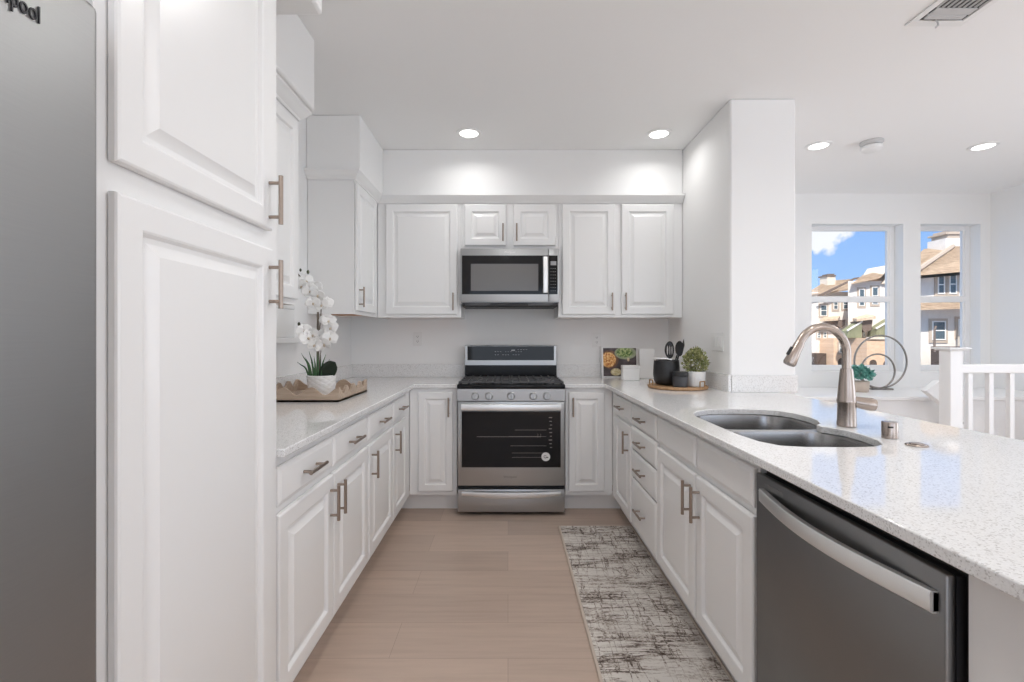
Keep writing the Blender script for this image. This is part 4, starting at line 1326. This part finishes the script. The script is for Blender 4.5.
MB().prism([(X(839), Z(338)), (X(853.5), Z(338)), (X(853.5), Z(322)), (X(840), Z(331))], 'y', D-1.0, D-0.001).build('olive_bay', M_olive, t, smooth=0)
MB().prism([(X(867), Z(329.5)), (X(884), Z(319.5)), (X(884), Z(318)), (X(866.5), Z(328))], 'y', D-1.1, D-1.001).build('bay_trim', M_wframe, t, smooth=0)
MB().prism([(X(839), Z(331.5)), (X(853.5), Z(322.5)), (X(853.5), Z(321)), (X(838.5), Z(330))], 'y', D-1.1, D-1.001).build('bay_trim', M_wframe, t, smooth=0)
MB().box(X(857.5), X(860.5), D-0.06, D-0.001, Z(338), Z(327)).build('door', M_fascia, t, smooth=0)
house_window(t, X, Z, D, 862, 864.5, 329, 337)
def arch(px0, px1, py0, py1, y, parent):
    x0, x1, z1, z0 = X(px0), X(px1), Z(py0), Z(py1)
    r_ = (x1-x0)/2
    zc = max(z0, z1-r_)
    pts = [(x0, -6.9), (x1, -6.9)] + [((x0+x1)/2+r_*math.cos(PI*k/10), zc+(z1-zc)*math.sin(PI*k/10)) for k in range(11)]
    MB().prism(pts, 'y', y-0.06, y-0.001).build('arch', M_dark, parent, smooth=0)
b1 = MB().box(X(848), X(879), D-2.2, D-0.001, -7.0, Z(338)).build('brick_base', M_brick, t, smooth=0)
MB().box(X(847.5), X(879.5), D-2.35, D-2.201, Z(339.2), Z(337)).build('cornice', M_stucco2, b1, smooth=0)
for a in ((850.5, 857, 358.5, 366), (863.5, 872, 359, 366)):
    arch(*a, D-2.2, b1)
b2 = MB().box(X(879.2), X(900), D-1.6, D-0.001, -7.0, Z(341)).build('brick_base', M_brick, t, smooth=0)
arch(881.5, 888, 357, 366, D-1.6, b2)
rl = MB()
for k in range(6):
    rl.box(X(880.5+1.4*k), X(880.5+1.4*k)+0.04, D-1.66, D-1.62, Z(352), Z(344))
rl.build('balcony_rail', M_fascia, t, smooth=0)

D2 = 46.0
D = D2
X, Z = ext(D)
t = thing('town_house', 'farther white town house with tan tiled roof and chimney across the street', 'building', (0, 0, 0))
wedge(X, Z, D, 790, 849, 8, Z(292)).build('wall', M_stucco, t, smooth=0)
m = MB()
m.quad((X(800, -0.8), D-0.8, Z(297, -0.8)), (X(836, -0.8), D-0.8, Z(291, -0.8)), (X(852, +5), D+5, Z(279, +5)), (X(826, +5), D+5, Z(281, +5)))
m.quad((X(829, -1.0), D-1.0, Z(293.5, -1.0)), (X(853, -1.0), D-1.0, Z(289.5, -1.0)), (X(853, +4), D+4, Z(279.5, +4)), (X(848, +4), D+4, Z(279, +4)))
bmesh.ops.solidify(m.bm, geom=m.bm.faces[:], thickness=-0.28)
m.build('roof', M_rooft, t, smooth=0)
MB().prism([(X(810), Z(296.5)), (X(846), Z(279.3)), (X(850), Z(278.6)), (X(852), Z(280)), (X(846), Z(281)), (X(814), Z(297))], 'y', D-1.2, D-1.0).build('fascia', M_fascia, t, smooth=0)
ch = MB().box(X(827.5, 3), X(835.5, 3), D+3, D+4.2, Z(286, 3), Z(276.3, 3)).build('chimney', M_stucco2, t, smooth=0)
MB().box(X(827, 2.9), X(836, 2.9), D+2.9, D+4.3, Z(276.2, 2.9), Z(275, 2.9)).box(X(828.5, 3.1), X(834.5, 3.1), D+3.1, D+4.1, Z(275, 3.1), Z(273.8, 3.1)).build('chimney_cap', M_fascia, ch, smooth=0)
for w in ((833, 837.5, 301, 309.5), (842.5, 847.5, 300, 309), (820, 826.5, 305, 316), (817, 820, 333, 338), (823, 826, 332, 338)):
    house_window(t, X, Z, D, *w)
mm = MB()
mm.ring_loft([[(X(820, -1.3), D-1.3, Z(319.5, -1.3)), (X(838, -1.3), D-1.3, Z(318.5, -1.3)), (X(840), D, Z(316)), (X(825), D, Z(317))], [(X(820, -1.3), D-1.3, Z(321.5, -1.3)), (X(838, -1.3), D-1.3, Z(320.5, -1.3)), (X(840), D, Z(318)), (X(825), D, Z(319))]])
r_ = mm.build('bay_roof', M_rooft, t, smooth=0)
MB().prism([(X(824), Z(321)), (X(839), Z(320)), (X(838), Z(326)), (X(834), Z(328)), (X(829), Z(325))], 'y', D-0.9, D-0.001).build('bracket', M_fascia, r_, smooth=0)
b1 = MB().box(X(819.5), X(836), D-2.0, D-0.001, -7.0, Z(338)).build('brick_base', M_brick, t, smooth=0)
house_window(b1 if False else t, X, Z, D-2.0, 824.5, 829, 343, 352)
arch(823.5, 831.5, 357, 366, D-2.0, b1)
b2 = MB().box(X(836), X(848), D-1.0, D-0.001, -7.0, Z(341)).build('brick_base', M_brick, t, smooth=0)
MB().box(X(810), X(819.4), D-1.0, D-0.001, -7.0, Z(353)).build('garden_wall', M_dark, t, smooth=0)

D = 27.0
X, Z = ext(D)
t = thing('town_house', 'nearer cream house with wide tiled roof and white chimney, beyond the narrow window', 'building', (0, 0, 0))
wedge(X, Z, D, 914, 1010, 8, Z(272)).build('wall', M_stucco, t, smooth=0)
m = MB()
m.quad((X(908, -0.9), D-0.9, Z(277.5, -0.9)), (X(1012, -0.9), D-0.9, Z(268, -0.9)), (X(1012, +4.5), D+4.5, Z(243, +4.5)), (X(953, +4.5), D+4.5, Z(246.5, +4.5)))
m.quad((X(896, 1.2), D+1.2, Z(274, 1.2)), (X(936, 1.2), D+1.2, Z(270, 1.2)), (X(968, 6.0), D+6.0, Z(242, 6.0)), (X(924, 6.0), D+6.0, Z(249, 6.0)))
bmesh.ops.solidify(m.bm, geom=m.bm.faces[:], thickness=-0.3)
m.build('roof', M_rooft, t, smooth=0)
m = MB()
m.quad((X(908, -0.93), D-0.93, Z(276.5, -0.93)), (X(1012, -0.93), D-0.93, Z(267.5, -0.93)), (X(1012, -0.93), D-0.93, Z(270.5, -0.93)), (X(908, -0.93), D-0.93, Z(279.5, -0.93)))
bmesh.ops.solidify(m.bm, geom=m.bm.faces[:], thickness=-0.1)
m.build('fascia', M_wtrim, t, smooth=0)
rg = MB().tube([(X(914, -0.5), D-0.5, Z(272.5, -0.5)), (X(953, 4.3), D+4.3, Z(246.2, 4.3))], 0.14, 6).build("roof_ridge", M_wtrim, t)
ch = MB().box(X(946, 4.6), X(964, 4.6), D+4.6, D+6, Z(252, 4.6), Z(238, 4.6)).build('chimney', M_stucco, t, smooth=0)
MB().box(X(947.5, 4.7), X(962.5, 4.7), D+4.7, D+5.9, Z(237.9, 4.7), Z(234, 4.7)).box(X(946, 4.6), X(964, 4.6), D+4.6, D+6, Z(234, 4.6), Z(232.3, 4.6)).box(X(949, 4.7), X(961, 4.7), D+4.7, D+5.9, Z(232.3, 4.7), Z(230, 4.7)).build('chimney_cap', M_wtrim, ch, smooth=0)
for w in ((936.5, 943.5, 275.5, 294), (948, 955.5, 274.5, 294)):
    house_window(t, X, Z, D, *w)
m = MB()
m.quad((X(908, -1.2), D-1.2, Z(310.5, -1.2)), (X(1012, -1.2), D-1.2, Z(307, -1.2)), (X(1012), D, Z(301)), (X(915), D, Z(303)))
bmesh.ops.solidify(m.bm, geom=m.bm.faces[:], thickness=-0.25)
m.build('porch_roof', M_rooft, t, smooth=0)
house_window(t, X, Z, D, 931, 944.5, 321, 340)
house_window(t, X, Z, D, 957, 966, 319, 336)
for a in (948, 953.5):
    MB().box(X(a), X(a+3.5), D-1.1, D-0.8, -7.0, Z(310)).build('porch_column', M_wframe, t, smooth=0)
MB().box(X(946), X(1000), D-1.2, D-0.7, Z(346), Z(336.5)).build('porch_wall', M_stucco2, t, smooth=0)
MB().box(X(912), X(945), D-2.5, D-1.9, Z(358.5), Z(355)).build('porch_rail', M_wframe, t, smooth=0)
MB().box(X(912), X(945), D-1.8, D-1.2, -7.0, Z(346)).build('planting_bed', M_dark, t, smooth=0)
MB().tube([(X(934.5, -3), D-3, Z(352, -3)), (X(934.5, -3), D-3, Z(330, -3)), (X(936, -3.0), D-3.0, Z(326, -3.0))], 0.05, 6).build('lamp_arm', M_fascia, t)
